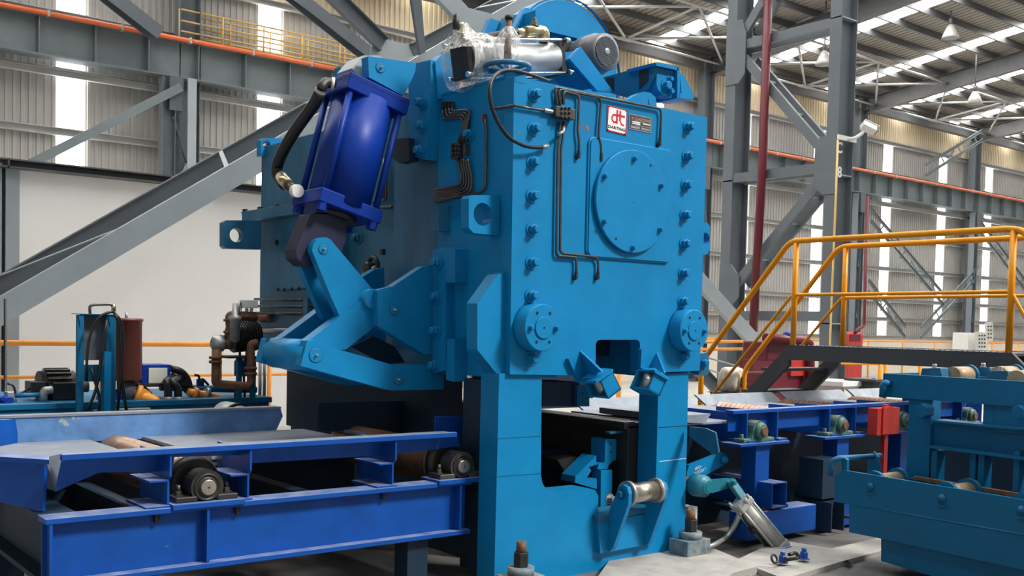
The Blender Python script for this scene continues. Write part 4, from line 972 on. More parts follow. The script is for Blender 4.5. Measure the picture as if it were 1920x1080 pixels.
# red junction box
rb = thing('junction_box', 'red steel junction box on a thin red post beside the right roller table', 'box', (4.35, -.08, -.05))
obj('box_body', MB().box(ay(1646, 766, -.1), ay(1671, 812, -.02)+V((0, .02, 0))), RED, rb, .004)
obj('box_cover', MB().box(ay(1657, 763, -.115), ay(1672, 813, -.1)), RED, rb, .003)
obj('box_post', MB().box((4.42, -.07, -.05), (4.48, -.03, 1.06)), RED, rb)

# ================================================================ LINK LEVERS AND PNEUMATIC CYLINDER
YL = -.02
lk = obj('clamp_lever', MB().prism(pp([(1288, 886), (1292, 872), (1345, 851), (1354, 848), (1361, 852), (1364, 862), (1360, 870), (1322, 892), (1296, 905), (1288, 905)], .22), (0, .03, 0)), BLUE, sh, .003)
obj('lever_pin', MB().lathe(ay(1355, 861, .22), (0,-1,0), [(0, .035), (.03, .035), (.032, .02), (.045, .02)], 16), BLUE, lk)
P0, P1, P2 = ay(1300, 888, .217), ay(1320, 880, .217), None
rd = (ay(1345, 867, .217)-ay(1305, 884, .217)).normalized(); ud = V((-rd.z, 0, rd.x))
textmesh('#0Ch', .035, 'paint_mark', CHALK, lk, ay(1303, 882, .217), rd, ud, 'LEFT', .0006)
textmesh('21/5/2017', .035, 'paint_mark', CHALK, lk, ay(1302, 891, .217), rd, ud, 'LEFT', .0006)
hbp = ay(1326, 913, -.1)
obj('lever_shaft', MB().cyl(hbp+V((-.02, .4, 0)), hbp+V((0, .12, 0)), .055, 20), RUST, sh)
lh = obj('lever_hub', MB().lathe(hbp+V((0, .14, 0)), (0,-1,0), [(0, .085), (.02, .09), (.12, .085), (.125, .07), (.15, .055), (.155, .05)], 28), LINK, sh)
obj('shaft_end', MB().lathe(hbp+V((0, -.014, 0)), (0,-1,0), [(0, .034), (.006, .034)], 18), LINK, lh)
obj('lever_blade', MB().prism([ay(a, b, -.05) for a, b in ((1330, 900), (1368, 897), (1372, 902), (1368, 915), (1334, 925))], (0, .03, 0)), LINK, lh)
pc = thing('pneumatic_cylinder', 'grimy silver pneumatic cylinder leaning under the teal link lever', 'cylinder', (2.75, -.2, 0))
A_, B_ = ay(1386, 938, -.15), ay(1462, 1028, -.25)
d = (B_-A_).normalized(); s1_ = d.cross(V((.25, 1, 0))).normalized(); s2_ = d.cross(s1_)
L = (B_-A_).length
obj('barrel', MB().cyl(A_+d*.05, B_-d*.05, .062, 24), ALUW, pc)
for t in (.02, L-.05): obj('end_cap', MB().obox(A_+d*(t+.02), d*.06, s1_*.15, s2_*.15), ALUW, pc, .012)
for u in (-.058, .058):
    for v in (-.058, .058): obj('tie_rod', MB().cyl(A_+s1_*u+s2_*v-d*.02, B_+s1_*u+s2_*v+d*.01, .011, 8), ALUW, pc)
obj('port_fitting', MB().tube([A_+s2_*.07, A_+s2_*.1, A_-d*.05+s2_*.11], .016, 8), ALUW, pc)
obj('sensor_cable', MB().tube([A_+d*.05-s1_*.06+s2_*.05, A_+d*.16-s1_*.085, A_+d*.3-s1_*.07+s2_*.03, B_-d*.05-s1_*.07], .007, 6, .05), DARK, pc)
obj('sensor_clip', MB().obox(A_+d*.27-s1_*.08, d*.05, s1_*.03, s2_*.06), DARK, pc)
lk2 = (ay(1372, 905, -.07), ay(1393, 935, -.14))
dl = (lk2[1]-lk2[0]); sx_ = V((0, 1, 0)).cross(dl).normalized()
obj('rod_link', MB().obox((lk2[0]+lk2[1])/2, dl*1.35, sx_*.075, V((0, .05, 0))), LINK, pc, .01)
obj('link_pin', MB().bolt(ay(1373, 904, -.11), (0,-1,0), .022, .03), LINK, pc)
obj('pivot_bracket', MB().prism(pp([(1452, 1030), (1478, 1022), (1482, 1052), (1462, 1058)], -.26), (0, .03, 0)).prism(pp([(1462, 1030), (1484, 1024), (1492, 1050), (1470, 1054)], -.36), (0, .03, 0)), TABLE, pc)
for q in ((1467, 1055), (1507, 1048)): obj('base_bolt', MB().bolt(az(*q, .0), (0,0,1), .03, .05).cyl(az(*q, .0)+V((0,0,.05)), az(*q, .0)+V((0,0,.085)), .018, 10), TABLE, pc)
obj('hose_coil', MB().tube([az(1452, 1048, .05)+V((.03*math.cos(a), .012*math.sin(a), .028*math.sin(a))) for a in [i*math.pi/8 for i in range(34)]], .009, 6), DARK, pc)
obj('hose_loop', MB().tube([az(1470, 1050, .03), az(1500, 1046, .04), az(1492, 1036, .08), az(1480, 1040, .09)], .014, 8, .06), BLACK, pc)
hs = tag(obj('cable_sleeve', MB().tube([ay(1388, 962, .0), ay(1378, 985, .02), ay(1362, 1008, .03), az(1338, 1022, .06), az(1310, 1030, .03), az(1299, 1020, .03)], lambda t: .026-.012*t, 8, .08), GALV), 'grey ribbed cable sleeve drooping from the silver pneumatic cylinder', 'hose')
wb = tag(obj('control_box', MB().box(ay(1291, 952, .1), ay(1307, 996, .1)+V((0, .12, 0))).box(ay(1300, 954, .09), ay(1307, 996, .09)+V((0, .012, 0))), PANEL, None, .004), 'small pale box beside the right leg of the shear near the floor', 'box')
# plinths of pale concrete
for (pts, z, lab) in (([(1100, 1110), (1150, 1040), (1300, 1012), (1420, 1062), (1375, 1074), (1330, 1110)], 0, 'pale concrete plinth under the front of the shear'),
                      ([(1380, 1050), (1460, 1012), (1560, 1028), (1655, 1006), (1700, 1020), (1580, 1052), (1470, 1085)], -.02, 'flat concrete plinth under the silver pneumatic cylinder')):
    P = [az(a, b, z) for a, b in pts]
    tag(obj('concrete_plinth', MB().prism(P, (0, 0, -.06-z)), CONC, None, .006), lab, 'plinth')
t_ = obj('oil_rag', MB().add([az(1585, 1053, -.05), az(1600, 1050, -.02), az(1597, 1057, -.03), az(1588, 1050, .01), az(1578, 1056, -.055)], [(0, 1, 3), (1, 2, 3), (0, 3, 4), (2, 0, 3)]), BLACK)
tag(t_, 'crumpled black scrap lying on the dark floor', 'scrap')

# ================================================================ TROLLEY ON THE RIGHT
tr = thing('billet_trolley', 'dark blue roller trolley with bronze coloured rollers cut by the right edge', 'trolley', (3, -2, -.05))
XT = 2.6
obj('side_plate', prx([(1565, 892), (1583, 882), (2150, 975), (2150, 1120), (1652, 1010), (1592, 998), (1592, 945), (1565, 941)], XT, .03), TROL, tr, .003)
obj('weld_seam', MB().tube([ax_(1592, 945, XT), ax_(2150, 1043, XT)], .006, 6), TROL, tr)
obj('base_box', prx([(1652, 1008), (2150, 1110), (2150, 1200), (1652, 1052)], XT+.04, .4), BLUED if 0 else TROL, tr)
obj('inner_plate', MB().box((XT+.42, -6.5, .3), (XT+.45, -.93, .62)), TROL, tr)
obj('floor_plate', MB().box((XT+.03, -6.5, .3), (XT+.42, -.85, .32)), BLUED, tr)
for q in ((1632, 913), (1766, 935), (1915, 957)):
    c = ax_(*q, XT); c = V((XT, c.y, c.z+.0))
    r = obj('bronze_roller', MB().lathe(c+V((.07, 0, .02)), (1,0,0), [(0, .07), (.29, .07)], 28), BRONZE, tr)
    for x in (.035, .35): obj('roller_flange', MB().lathe(c+V((x, 0, .02)), (1,0,0), [(0, .098), (.035, .098)], 30), TROL, r)
    obj('axle_end', MB().lathe(c, (-1,0,0), [(0, .034), (.01, .032), (.012, .014), (.02, .012)], 18), TROL, r)
    obj('axle_keeper', MB().box(c+V((-.01, -.04, -.055)), c+V((0, .03, -.042))), TROL, r)
obj('wear_strip', MB().prism([ax_(1712, 893, XT+.40), ax_(2150, 965, XT+.40), ax_(2150, 975, XT+.40), ax_(1712, 899, XT+.40)], (.04, 0, 0)), RUST, tr)
hy = ax_(1580, 868, XT+.01).y
hz = ax_(1580, 862, XT+.01).z
obj('pull_handle', MB().tube([V((XT-.03, hy+.08, hz-.13)), V((XT-.03, hy+.07, hz-.02)), V((XT+.0, hy+.03, hz+.01)), V((XT+.08, hy, hz+.01)), V((XT+.52, hy, hz))], .022, 10, .05), TROL, tr)
obj('handle_eye', prx([(1578, 888), (1578, 862), (1583, 858), (1588, 862), (1588, 890)], XT+.02, .03), TROL, tr)
obj('handle_eye', MB().prism([V((XT+.42, y, z)) for y, z in ((hy+.05, .6), (hy+.04, hz), (hy, hz+.04), (hy-.04, hz), (hy-.07, .6))], (.03, 0, 0)), TROL, tr)
XU = 3.1
obj('top_beam', prx([(1656, 700), (2200, 732), (2200, 785), (1700, 747), (1657, 744)], XU, .05), TROL, tr, .004)
obj('beam_end', MB().prism([ax_(1656, 700, XU), ax_(1656, 744, XU), ax_(1660, 744, XU), ax_(1660, 700, XU)], (.5, 0, 0)), TROL, tr)
obj('lifting_hook', MB().tube([ax_(1666, 720, XU-.01), ax_(1661, 718, XU-.05), ax_(1656, 722, XU-.06), ax_(1655, 745, XU-.06)], .028, 10, .05), TROL, tr)
for (a, b, y0, y1) in ((1702, 1745, 748, 905), (1842, 1862, 756, 800), (1862, 1920, 758, 810)):
    A = ax_(a, 800, XU+.02); B = ax_(b, 800, XU+.02)
    obj('column_post', MB().box((XU+.02, A.y, ax_(a, y1, XU).z), (XU+.16, B.y, ax_(a, y0, XU).z)), TROL, tr, .004)
obj('cross_beam', prx([(1748, 790), (2200, 832), (2200, 898), (1745, 838)], XU+.06, .02), TROL, tr)
obj('beam_flange', prx([(1746, 787), (2200, 829), (2200, 834), (1746, 791)], XU-.03, .18), TROL, tr)
obj('beam_flange', prx([(1743, 835), (2200, 893), (2200, 899), (1743, 840)], XU-.03, .18), TROL, tr)
for a, b in ((1746, 1756), (1818, 1829), (1834, 1845), (1900, 1911)):
    A = ax_(a, 870, XU); B = ax_(b, 870, XU)
    obj('lower_post', MB().box((XU, A.y, .3), (XU+.12, B.y, ax_(a, 845, XU).z)), TROL, tr)
obj('back_frame', MB().box((XU+.7, -6, .1), (XU+.75, -1.0, .95)).box((XU+.3, -6, .05), (XU+.75, -1.0, .12)), BLUED, tr)
nc = ax_(1741, 770, XU+.0)
obj('hex_boss', MB().cyl(nc, nc+V((-.09, .01, 0)), .058, 6, sm=False), TROL, tr, .003)
obj('hex_boss', MB().cyl(ax_(1922, 772, XU), ax_(1922, 772, XU)+V((-.09, .01, 0)), .05, 6, sm=False), TROL, tr, .003)
for i, (q, x) in enumerate((((1744, 706), 3.3), ((1868, 712), 3.3), ((1836, 704), 3.75))):
    P = ax_(*q, x)
    k = obj('bearing_block', MB().prism([P+V((0, y, z)) for y, z in ((.09, -.03), (.07, .06), (-.08, .07), (-.11, -.03))], (.12, 0, 0)), BLUE2, tr, .006)
    obj('block_bolt', MB().bolt(P+V((.06, 0, .065)), (0,0,1), .018, .03), GALV, k)
for q, x in (((1800, 704), 3.55), ((1886, 703), 3.85), ((1920, 712), 3.35)):
    P = ax_(*q, x)
    k = obj('top_roller', MB().cyl(P+V((-.12, 0, 0)), P+V((.12, 0, 0)), .07, 20), BRONZE, tr)
    obj('roller_flange', MB().cyl(P+V((.12, 0, 0)), P+V((.15, 0, 0)), .085, 20), TROL, k)
obj('top_rail', MB().box((3.6, -6, 1.33), (3.66, -1.35, 1.40)), TROL, tr)

# ================================================================ STAIR WALKWAY OVER THE TABLE
wk = thing('walkway_bridge', 'dark grey stair bridge with yellow handrails crossing the right roller table', 'walkway', (5.5, .2, -.06))
ZW = 1.575; Y0, Y1 = 1.47, -.94; WX0, WX1 = 5.0, 5.97
for x in (WX0, WX1-.05): obj('stringer_beam', MB().box((x, Y1, ZW-.16), (x+.05, Y0, ZW)), GREYD, wk)
obj('deck_plate', MB().box((WX0+.05, Y1, ZW-.03), (WX1-.05, Y0, ZW-.005)), GREYD, wk)
tm = MB()
yy = Y1+.03
while yy < Y0:
    tm.obox((WX0+.02, yy, ZW+.004), (.05, .02, 0), (-.004, .012, 0), (0, 0, .008)); yy += .055
obj('deck_tread_pattern', tm, GALV, wk)['kind'] = 'stuff'
for x in (WX0, WX1-.05):
    obj('stair_stringer', MB().prism([V((x, y, z)) for y, z in ((Y0, ZW), (Y0, ZW-.22), (Y0+1.5, -.06), (Y0+1.72, -.06))], (.05, 0, 0)), GREYD, wk)
    obj('stair_stringer', MB().prism([V((x, y, z)) for y, z in ((Y1, ZW), (Y1, ZW-.22), (Y1-1.5, -.06), (Y1-1.72, -.06))], (.05, 0, 0)), GREYD, wk)
for i in range(1, 6):
    z = ZW-.26*i
    obj('stair_tread', MB().box((WX0+.05, Y0+.26*i-.12, z-.03), (WX1-.05, Y0+.26*i+.14, z)), GREYD, wk)
    obj('stair_tread', MB().box((WX0+.05, Y1-.26*i-.14, z-.03), (WX1-.05, Y1-.26*i+.12, z)), GREYD, wk)
for x in (WX0+.1, WX1-.2): obj('bridge_leg', MB().box((x, -.9, -.06), (x+.1, -.8, ZW-.1)), GREYD, wk)
for x, yb in ((WX0+.03, 2.72), (WX1-.03, 2.82)):
    r = .031; k_ = (yb-Y0)
    obj('top_rail', MB().tube([(x, yb, 0.0), (x, yb, ZW+1.11-1.08*k_), (x, Y0+.05, ZW+1.12), (x, -.86, ZW+1.115), (x, -1.0, ZW+1.09), (x, -2.4, -.2+.4)], r, 12, .10), YEL, wk)
    obj('mid_rail', MB().tube([(x, yb, ZW+.54-1.08*k_), (x, Y0, ZW+.54), (x, -.9, ZW+.55), (x, -2.2, -.6+.5)], .018, 8, .03), YEL, wk)
    for y in (Y0-.03, -.9): obj('rail_post', MB().tube([(x, y, ZW-.005), (x, y, ZW+1.1)], r, 12), YEL, wk)
# ================================================================ HYDRAULIC POWER UNIT BEHIND THE TABLE
hu = thing('hydraulic_power_unit', 'blue hydraulic tank unit with motor, hoses and pipes by the white wall', 'power unit', (-1, 3.8, -.06))
YT = 3.3
obj('oil_tank', MB().box((-3.3, YT, -.06), (-.17, 4.7, .99)).box((-3.32, YT-.02, .97), (-.15, 4.72, 1.02)), TROL, hu, .006)
# main motor
c0, c1 = ay(72, 726, 3.7), ay(137, 722, 3.7); c1.z = c0.z
m = MB().cyl(c0, c1, .135, 28)
obj('pump_motor', m, BLACK, hu)
fm = MB()
for i in range(11):
    g = math.radians(-10+20*i); r_ = V((0, math.cos(g), math.sin(g))); q_ = V((0, -math.sin(g), math.cos(g)))
    fm.obox((c0+c1)/2+r_*.14, (c1-c0)*.7, r_*.04, q_*.012)
obj('cooling_fins', fm, DARK, hu)
obj('terminal_box', MB().box(ay(58, 716, 3.55), ay(76, 738, 3.75)).box(ay(100, 718, 3.5), ay(136, 746, 3.7)), BLACK, hu, .006)
obj('lifting_eye', MB().tube([ay(100, 703, 3.7)+V((.022*math.cos(a), 0, .022*math.sin(a))) for a in [i*math.pi/6 for i in range(12)]], .006, 6, closed=True), GALV, hu)
obj('shaft_coupling', MB().cyl(c1, c1+V((.12, 0, 0)), .05, 14), DARK, hu)
obj('elbow_pipe', MB().tube([ay(98, 731, 3.45), ay(84, 732, 3.45), ay(81, 738, 3.45), ay(81, 753, 3.45)], .032, 10, .04), GALV, hu)
obj('breather_valve', MB().box(ay(0, 745, 3.4), ay(14, 755, 3.6)).cyl(ay(7, 748, 3.4), ay(7, 748, 3.38), .02, 12), NAVY, hu, .004)
obj('valve_block', MB().box(ay(14, 735, 3.5), ay(26, 752, 3.6)), GALV, hu, .004)
obj('level_cable', MB().tube([ay(10, 560, 3.8), ay(10, 725, 3.8), ay(10, 738, 3.7)], .012, 6), BLACK, hu)
obj('level_cable', MB().tube([ay(14, 719, 3.5), ay(25, 722, 3.5), ay(29, 735, 3.5), ay(30, 742, 3.5), ay(60, 726, 3.6)], .009, 6, .05), BLACK, hu)
obj('side_pipe', MB().tube([ay(28, 742, 3.45), ay(76, 740, 3.45)], .018, 8), TROL, hu)
obj('drip_plate', MB().box(ay(178, 768, 3.25), ay(282, 770, 3.25)+V((0, .5, .012))), PANEL, hu)
# small pump set under the drum
obj('booster_pump', MB().cyl(ay(214, 746, 3.5), ay(244, 744, 3.5), .062, 20), NAVY, hu)
pf = MB()
for i in range(7): pf.cyl(ay(217+i*4, 745.8-.3*i, 3.5), ay(218.4+i*4, 745.7-.3*i, 3.5), .072, 20)
obj('pump_fins', pf, NAVY, hu)['kind'] = 'stuff'
obj('pump_end', MB().lathe(ay(182, 747, 3.5), (1,0,0), [(0, .03), (.02, .09), (.05, .09), (.1, .05)], 20), GALV, hu)
obj('orange_elbow', MB().tube([ay(252, 738, 3.5), ay(272, 747, 3.45), ay(290, 752, 3.4), ay(296, 775, 3.4)], .055, 14, .06), ORA2, hu)
obj('orange_flange', MB().lathe(ay(252, 739, 3.5), (1, -.2, -.35), [(0, .10), (.04, .10), (.05, .08), (.12, .06)], 24), ORA2, hu)
obj('orange_pipe', MB().tube([ay(352, 735, 3.5), ay(372, 739, 3.5), ay(392, 741, 3.5), ay(412, 748, 3.5), ay(417, 756, 3.5), ay(417, 772, 3.5)], .036, 12, .05), ORA2, hu)
for q in (362, 384): obj('pipe_union', MB().cyl(ay(q, 737, 3.5), ay(q+7, 739, 3.5), .055, 12), ORA2 if q < 370 else GALV, hu)
obj('header_pipe', MB().tube([ay(300, 726, 3.6), ay(480, 731, 3.6)], .032, 10), TROL, hu)
for x0, x1 in ((315, 318), (334, 338)):
    obj('riser_pipe', MB().tube([ay(x0, 750, 3.4), ay(x0, 775, 3.4)], .034, 12).cyl(ay(x0, 744, 3.4), ay(x0, 751, 3.4), .042, 12), GALV, hu)
    obj('riser_hose', MB().tube([ay(x0, 746, 3.4), ay(x0, 728, 3.4), ay(x0-4 if x0 < 320 else x0-12, 716, 3.4), ay(x0+10, 705, 3.6)], .034, 10, .08), BLACK, hu)
for p_ in ([(320, 691), (340, 695), (352, 710), (356, 728), (350, 738)], [(322, 702), (338, 708), (352, 722), (366, 735)], [(318, 716), (335, 718), (352, 722)], [(258, 725), (270, 730), (285, 745), (305, 775)]):
    obj('thick_hose', MB().tube([ay(a, b, 3.55) for a, b in p_], .030, 10, .08), BLACK, hu)
for p_ in ([(365, 703), (373, 704), (374, 712)], [(376, 722), (378, 708), (391, 722)], [(440, 770), (441, 730), (450, 690), (449, 600)], [(460, 770), (457, 700), (470, 610), (468, 585)]):
    obj('thin_cable', MB().tube([ay(a, b, 3.35) for a, b in p_], .011, 6, .04), BLACK, hu)
obj('small_valve', MB().box(ay(372, 711, 3.4), ay(379, 724, 3.45)), NAVY, hu, .004)
for x_ in (448, 457): obj('accumulator', MB().lathe(ay(x_, 706, 3.7), (0,0,1), [(0, .02), (.01, .045), (.14, .045), (.18, .02)], 14), NAVY, hu)
# control box
cb = obj('control_cabinet', MB().box(ay(267, 684, 3.5), ay(320, 719, 3.5)+V((0, .25, 0))), NAVY, hu, .004)
obj('cabinet_door', MB().box(ay(279, 690, 3.49), ay(313, 718, 3.5)), PANEL, cb, .003)
obj('cabinet_shelf', MB().box(ay(258, 720, 3.45), ay(322, 724, 3.5)+V((0, .3, 0))), DARK, hu)
# panel stand with frame
st = thing('gauge_stand', 'tall blue steel stand draped with black hoses behind the left table', 'stand', (-1.6, 3.2, .95))
for a, b in ((145, 157), (200, 217)):
    obj('stand_post', MB().box(ay(a, 590, 3.1), V((ay(b, 780, 3.1).x, 3.14, -.06))), TROL, st, .003)
obj('stand_edge', MB().box(ay(196, 660, 3.0), V((ay(208, 780, 3.0).x, 3.1, -.06))), BLUE, st)
obj('back_panel', MB().box(ay(150, 589, 3.2), ay(216, 675, 3.2)+V((0, .012, 0))), GREY, st)
obj('top_angle', MB().box(ay(145, 588, 3.08), ay(218, 591, 3.08)+V((0, .16, 0))), TROL, st)
for a, b in (((147, 590), (158, 612)), ((203, 590), (215, 612))):
    obj('corner_gusset', MB().prism([ay(a[0], a[1], 3.09), ay(b[0], a[1], 3.09), ay(a[0]+4, b[1], 3.09)], (0, .012, 0)), TROL, st)
obj('lower_shelf', MB().box(ay(157, 684, 3.12), ay(200, 715, 3.12)+V((0, .02, 0))), TROL, st)
obj('gauge_pipe', MB().tube([ay(169, 590, 3.12), ay(168, 574, 3.12), ay(176, 571, 3.12), ay(211, 570, 3.12), ay(213, 585, 3.12)], .012, 8, .05), GREASE, st)
obj('pipe_union', MB().cyl(ay(213, 570, 3.12), ay(213, 583, 3.12), .018, 10), BRASS, st)
for p_ in ([(213, 584), (195, 588), (178, 602), (168, 630), (163, 665), (162, 715)], [(214, 586), (228, 602), (232, 640), (226, 690), (232, 740), (238, 775)], [(214, 586), (226, 610), (228, 660), (227, 700), (220, 775)], [(200, 600), (192, 640), (188, 690), (178, 740), (160, 775)], [(170, 690), (180, 720), (188, 750), (185, 770)]):
    obj('draped_hose', MB().tube([ay(a, b, 3.0) for a, b in p_], .012, 6, .12), BLACK, st)
# filter drum
fd = thing('filter_drum', 'tall brown oil filter drum standing beside the blue stand', 'drum', (-1.4, 3.5, 1.0))
pd = ay(236, 713, 3.5)
obj('drum_body', MB().lathe((pd.x, pd.y, pd.z), (0,0,1), [(0, .125), (.01, .13), (.50, .13), (.505, .138), (.525, .138), (.53, .12)], 36), BROWN, fd)
obj('drum_neck', MB().cyl((pd.x, pd.y, 1.02), (pd.x, pd.y, pd.z), .075, 20), GREY, fd)
obj('top_knob', MB().cyl((pd.x, pd.y, pd.z+.525), (pd.x, pd.y, pd.z+.575), .012, 8), GALV, fd)
obj('drum_sticker', MB().add([V((pd.x+.1315*math.cos(a), pd.y+.1315*math.sin(a), z)) for z in (pd.z+.33, pd.z+.47) for a in [-.55+i*.1 for i in range(5)]], [(i, i+1, i+6, i+5) for i in range(4)]), SIGNW, fd)
# rusty pump rack
rk = thing('rusty_pump_rack', 'rusty brown pipework with black ribbed motor beside the shear gearbox', 'pump', (-.3, 3.3, .95))
YR = 3.2
obj('pump_motor', MB().cyl(ay(432, 632, YR+.15), ay(482, 628, YR+.15), .125, 26), BLACK, rk)
rf = MB()
for i in range(9): rf.cyl(ay(436+i*5, 632-.4*i, YR+.15), ay(437.5+i*5, 631.9-.4*i, YR+.15), .14, 26)
obj('motor_rib', rf, DARK, rk)['kind'] = 'stuff'
obj('motor_foot', MB().box(ay(428, 668, YR), ay(482, 672, YR)+V((0, .3, 0))), DARK, rk)
obj('motor_post', MB().box(ay(446, 670, YR+.1), ay(453, 775, YR+.1)+V((0, .04, 0))).box(ay(472, 670, YR+.1), ay(479, 775, YR+.1)+V((0, .04, 0))), TROL, rk)
obj('pump_body', MB().lathe(ay(396, 644, YR), (1,0,0), [(0, .03), (.02, .065), (.1, .07), (.12, .05), (.2, .05)], 20), GALV, rk)
obj('pump_port', MB().cyl(ay(412, 632, YR), ay(412, 638, YR), .05, 12).cyl(ay(418, 628, YR), ay(418, 636, YR), .03, 12), GALV, rk)
for p_, r in (([(424, 648), (434, 640), (432, 610), (431, 592), (440, 592), (480, 594)], .042), ([(405, 655), (404, 718), (412, 720), (466, 724), (471, 716), (470, 645), (482, 643)], .036)):
    obj('rusty_pipe', MB().tube([ay(a, b, YR-.05) for a, b in p_], r, 12, .05), RUST, rk)
for q in ((404, 670), (404, 678), (470, 700), (470, 690), (431, 600), (431, 622), (455, 593)):
    obj('pipe_collar', MB().cyl(ay(q[0], q[1]-2, YR-.05), ay(q[0], q[1]+3, YR-.05), .055, 12), RUST, rk)
obj('orange_standpipe', MB().tube([ay(411, 655, YR+.1), ay(411, 712, YR+.1)], .022, 10), ORA2, rk)
obj('gate_valve', MB().lathe(ay(440, 642, YR-.1), (0,0,1), [(0, .02), (.02, .045), (.18, .045), (.2, .06), (.22, .06), (.24, .03), (.34, .02)], 14), GALV, rk)
obj('valve_wheel', MB().tube([ay(450, 576, YR-.1)+V((.045*math.cos(a)*.5, .03*math.cos(a), .045*math.sin(a))) for a in [i*math.pi/8 for i in range(16)]], .009, 6, closed=True), GALV, rk)
obj('switch_box', MB().box(ay(457, 562, YR-.1), ay(475, 578, YR)), OFFW, rk, .006)
obj('switch_stem', MB().box(ay(461, 578, YR-.05), ay(464, 592, YR-.03)).box(ay(470, 578, YR-.05), ay(473, 590, YR-.03)), OFFW, rk)
wd = tag(obj('white_drum', MB().lathe(ay(449, 785, 2.9), (0,1,0), [(0, .10), (.01, .128), (.3, .128), (.31, .1)], 32), SIGNW), 'white round drum end with black rim peeking over the left table guard', 'drum')
obj('drum_rim', MB().lathe(ay(449, 785, 2.9), (0,1,0), [(.004, .131), (.03, .135), (.05, .131)], 32), BLACK, wd)
# orange guard rail in front of the white wall
gr = thing('guard_rail', 'orange two bar guard rail running in front of the white wall', 'railing', (1, 8.2, -.06))
for z, r in ((1.372, .035), (.955, .022)): obj('rail_bar', MB().tube([(-4, 8.2, z), (6, 8.2, z-.01)], r, 10), ORA2, gr)
for x in (ay(190, 700, 8.2).x, ay(505, 700, 8.2).x): obj('rail_post', MB().tube([(x, 8.2, -.06), (x, 8.2, 1.37)], .03, 10), ORA2, gr)
# ================================================================ BACKGROUND RIGHT
fr_ = thing('far_guard_rail', 'distant orange guard rail along the foot of the far wall', 'railing', (34, 17.4, -.06))
for z in (1.42, 1.05): obj('rail_bar', MB().tube([(16, 17.4, z), (56, 17.4, z)], .035, 6), ORA2, fr_)
x = 17.0
while x < 56: obj('rail_post', MB().tube([(x, 17.4, -.06), (x, 17.4, 1.42)], .035, 6), ORA2, fr_); x += 2.4
nr = thing('yellow_barrier', 'yellow barrier posts and rail glimpsed under the dark walkway', 'railing', (9, 6.2, -.06))
for q in (1651, 1661, 1726): obj('barrier_post', MB().tube([ay(q, 660, 6.2), V((ay(q, 660, 6.2).x, 6.2, -.06))], .035, 8), YEL, nr)
obj('barrier_rail', MB().tube([ay(1570, 682, 6.2), ay(1800, 684, 6.2)], .022, 8), YEL, nr)
ob = thing('orange_barrier', 'orange barrier post seen through the gap under the front plate', 'railing', (6, 8, -.06))
for q in (1161, 1381): obj('barrier_post', MB().tube([ay(q, 690, 8), V((ay(q, 690, 8).x, 8, -.06))], .045, 8), ORA2, ob)
for q in (638, 652): obj('barrier_rail', MB().tube([ay(1100, q+6, 8.0), ay(1400, q+2, 8.0)], .03, 8), ORA2, ob)
# red machine behind the stairs
rm = thing('red_machine', 'dark red machine with tubular hood standing behind the walkway stairs', 'machine', (9, 5, -.06))
YM = 4.6
obj('hood_tube', MB().tube([ay(1436, 634, YM), ay(1506, 638, YM), ay(1518, 642, YM), ay(1519, 660, YM), ay(1519, 760, YM)], .075, 12, .12), REDD, rm)
obj('hood_body', MB().box(ay(1440, 640, YM+.1), ay(1512, 676, YM+.1)+V((0, .5, 0))), REDD, rm, .03)
obj('front_panel', MB().box(ay(1484, 676, YM+.05), ay(1514, 705, YM+.05)+V((0, .3, 0))), RED, rm, .01)
obj('machine_base', MB().box(ay(1438, 700, YM+.1), V((ay(1520, 790, YM+.1).x, YM+.7, -.06))), REDD, rm, .02)
obj('blue_valve', MB().lathe(ay(1476, 634, YM), (0,0,1), [(0, .03), (.02, .06), (.07, .07), (.1, .03)], 12), NAVY, rm)
tag(obj('red_object', MB().box(ay(1413, 665, 6.0), V((ay(1452, 745, 6.0).x, 6.3, -.06))), REDD), 'dark red upright object behind the handrail foot', 'cabinet')  # unidentified dark red thing, drawn as a plain box
fc = thing('fire_cabinet', 'red fire hose cabinet at the foot of the thin red pipe', 'cabinet', (22, 14, -.06))
obj('cabinet_body', MB().box(ay(1588, 622, 14), ay(1620, 650, 14)+V((0, .5, 0))), RED, fc, .1)
obj('cabinet_front', MB().box(ay(1594, 627, 13.98), ay(1612, 640, 14)), REDD, fc)
obj('cabinet_stand', MB().box(ay(1592, 648, 14.1), V((ay(1616, 690, 14.1).x, 14.4, -.06))), RED, fc)
obj('thin_fire_pipe', MB().tube([ay(1626, 368, 14), ay(1620, 610, 14), ay(1610, 617, 14), ay(1603, 624, 14)], .055, 8, .1), REDD, fc)
cd = thing('control_desk', 'cream operator desk with black buttons seen above the dark walkway deck', 'desk', (20, 7.5, -.06))
obj('desk_front', MB().prism(pp([(1831, 622), (1851, 622), (1853, 700), (1836, 700)], 7.2), (0, .05, 0)), PANEL, cd)
obj('desk_side', MB().box(ay(1816, 624, 7.4), ay(1832, 700, 7.4)+V((0, .4, 0))), OFFW, cd, .01)
obj('desk_back', MB().prism(pp([(1850, 605), (1862, 604), (1862, 640), (1850, 640)], 7.6), (0, .05, 0)), PANEL, cd)
bi = 0
for px0, y0, nx, ny, Yb in ((1836, 629, 3, 4, 7.19), (1853, 612, 2, 4, 7.59)):
    for i in range(nx):
        for j in range(ny): obj('push_button', MB().lathe(ay(px0+i*5, y0+j*7, Yb), (0,-1,0), [(0, .022), (.015, .02)], 8), BLACK, cd)
obj('desk_base', MB().box(ay(1816, 700, 7.4), V((ay(1856, 760, 7.4).x, 7.8, -.06))), PANEL, cd)
wc = thing('white_cabinet', 'low white cabinet with two blue knobs beyond the right roller table', 'cabinet', (8, 4.5, -.06))
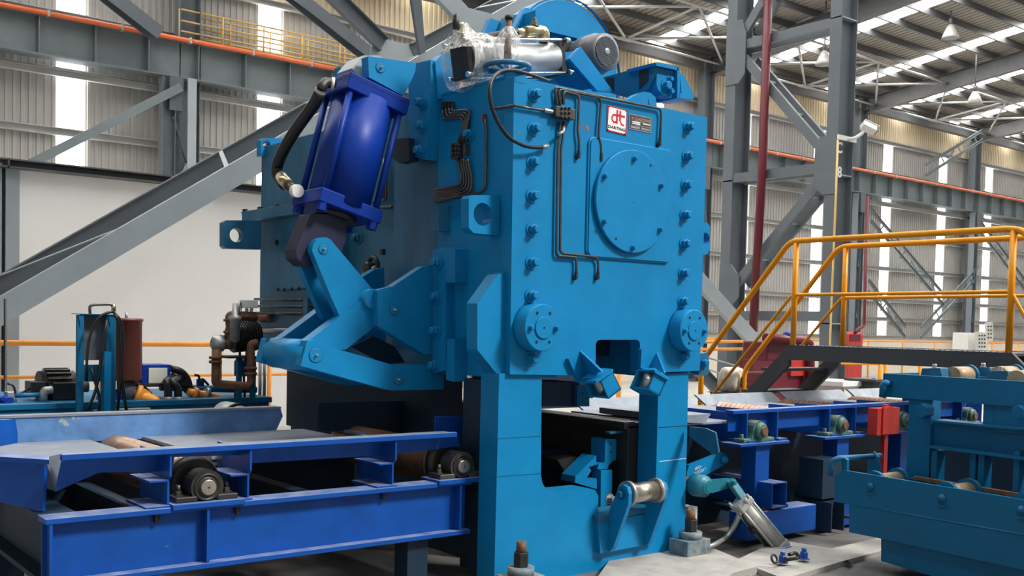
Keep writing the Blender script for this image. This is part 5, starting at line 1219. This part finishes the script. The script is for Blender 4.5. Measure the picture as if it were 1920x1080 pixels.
obj('cabinet_body', MB().box(ay(1581, 716, 4.5), ay(1636, 724, 4.5)+V((0, .8, 0))).box(ay(1583, 722, 4.55), V((ay(1634, 790, 4.55).x, 5.25, -.06))), OFFW, wc, .01)
for q in (1597, 1638): obj('blue_knob', MB().lathe(ay(q, 714, 4.7), (0,0,1), [(0, .035), (.04, .035), (.05, .02)], 12), NAVY, wc)
tag(obj('dark_bench', MB().box(ay(1642, 712, 4.2), ay(1662, 716, 4.2)+V((0, .6, 0))).box(ay(1636, 714, 4.3), V((ay(1660, 790, 4.3).x, 4.7, -.06))), GREYD), 'dark bench beside the low white cabinet', 'bench')
ym = thing('yellow_machine', 'small distant yellow machine with blue and red ends behind the handrails', 'machine', (10, 12, -.06))
obj('machine_body', MB().box(ay(1383, 650, 12.0), V((ay(1406, 650, 12.0).x, 12.5, -.06))), YEL2, ym, .03)
obj('blue_end', MB().box(ay(1384, 653, 11.97), ay(1389, 680, 11.97)+V((0, .02, 0))), NAVY, ym)
obj('red_end', MB().box(ay(1398, 657, 11.97), ay(1405, 680, 11.97)+V((0, .02, 0))), RED, ym)
# cloth sack hanging by the stair
rnd = random.Random(8); sk = MB(); n = 26; mm = 14
ctr = ay(1371, 712, 3.0); vs = []
for j in range(mm+1):
    t = j/mm; a = -math.pi/2+math.pi*t
    for i in range(n):
        g = 2*math.pi*i/n; k = 1+.10*math.sin(3*g+4*t)+.07*math.sin(7*g-6*t)+rnd.uniform(-.035, .035)
        e = abs(math.cos(a))**.45
        vs.append(ctr+V((.17*e*math.cos(g)*k, .14*e*math.sin(g)*k, .16*math.copysign(abs(math.sin(a))**.7, math.sin(a)))))
sk.add(vs, [(j*n+i, j*n+(i+1) % n, (j+1)*n+(i+1) % n, (j+1)*n+i) for j in range(mm) for i in range(n)], True)
sa = tag(obj('cloth_sack', sk, CLOTH), 'stuffed dirty beige cloth sack resting by the stair foot', 'sack')
scr = MB(); base = ctr+V((.03, -.165, 0))
for k in range(5):
    g = k*1.25; scr.tube([base+V((.08*math.cos(g+u)*(.5+.1*k), -.004*k, .07*math.sin(2*g+u*1.7)-.01*k)) for u in [i*.5 for i in range(7)]], .006, 5)
obj('sack_scribble', scr, BLACK, sa)
tag(obj('sack_crate', MB().box(ctr+V((-.2, -.15, -.165)), ctr+V((.2, .2, -.155))).box(ctr+V((-.18, -.12, -.9)), ctr+V((.18, .18, -.16))), GREYD), 'dark block under the cloth sack', 'block')
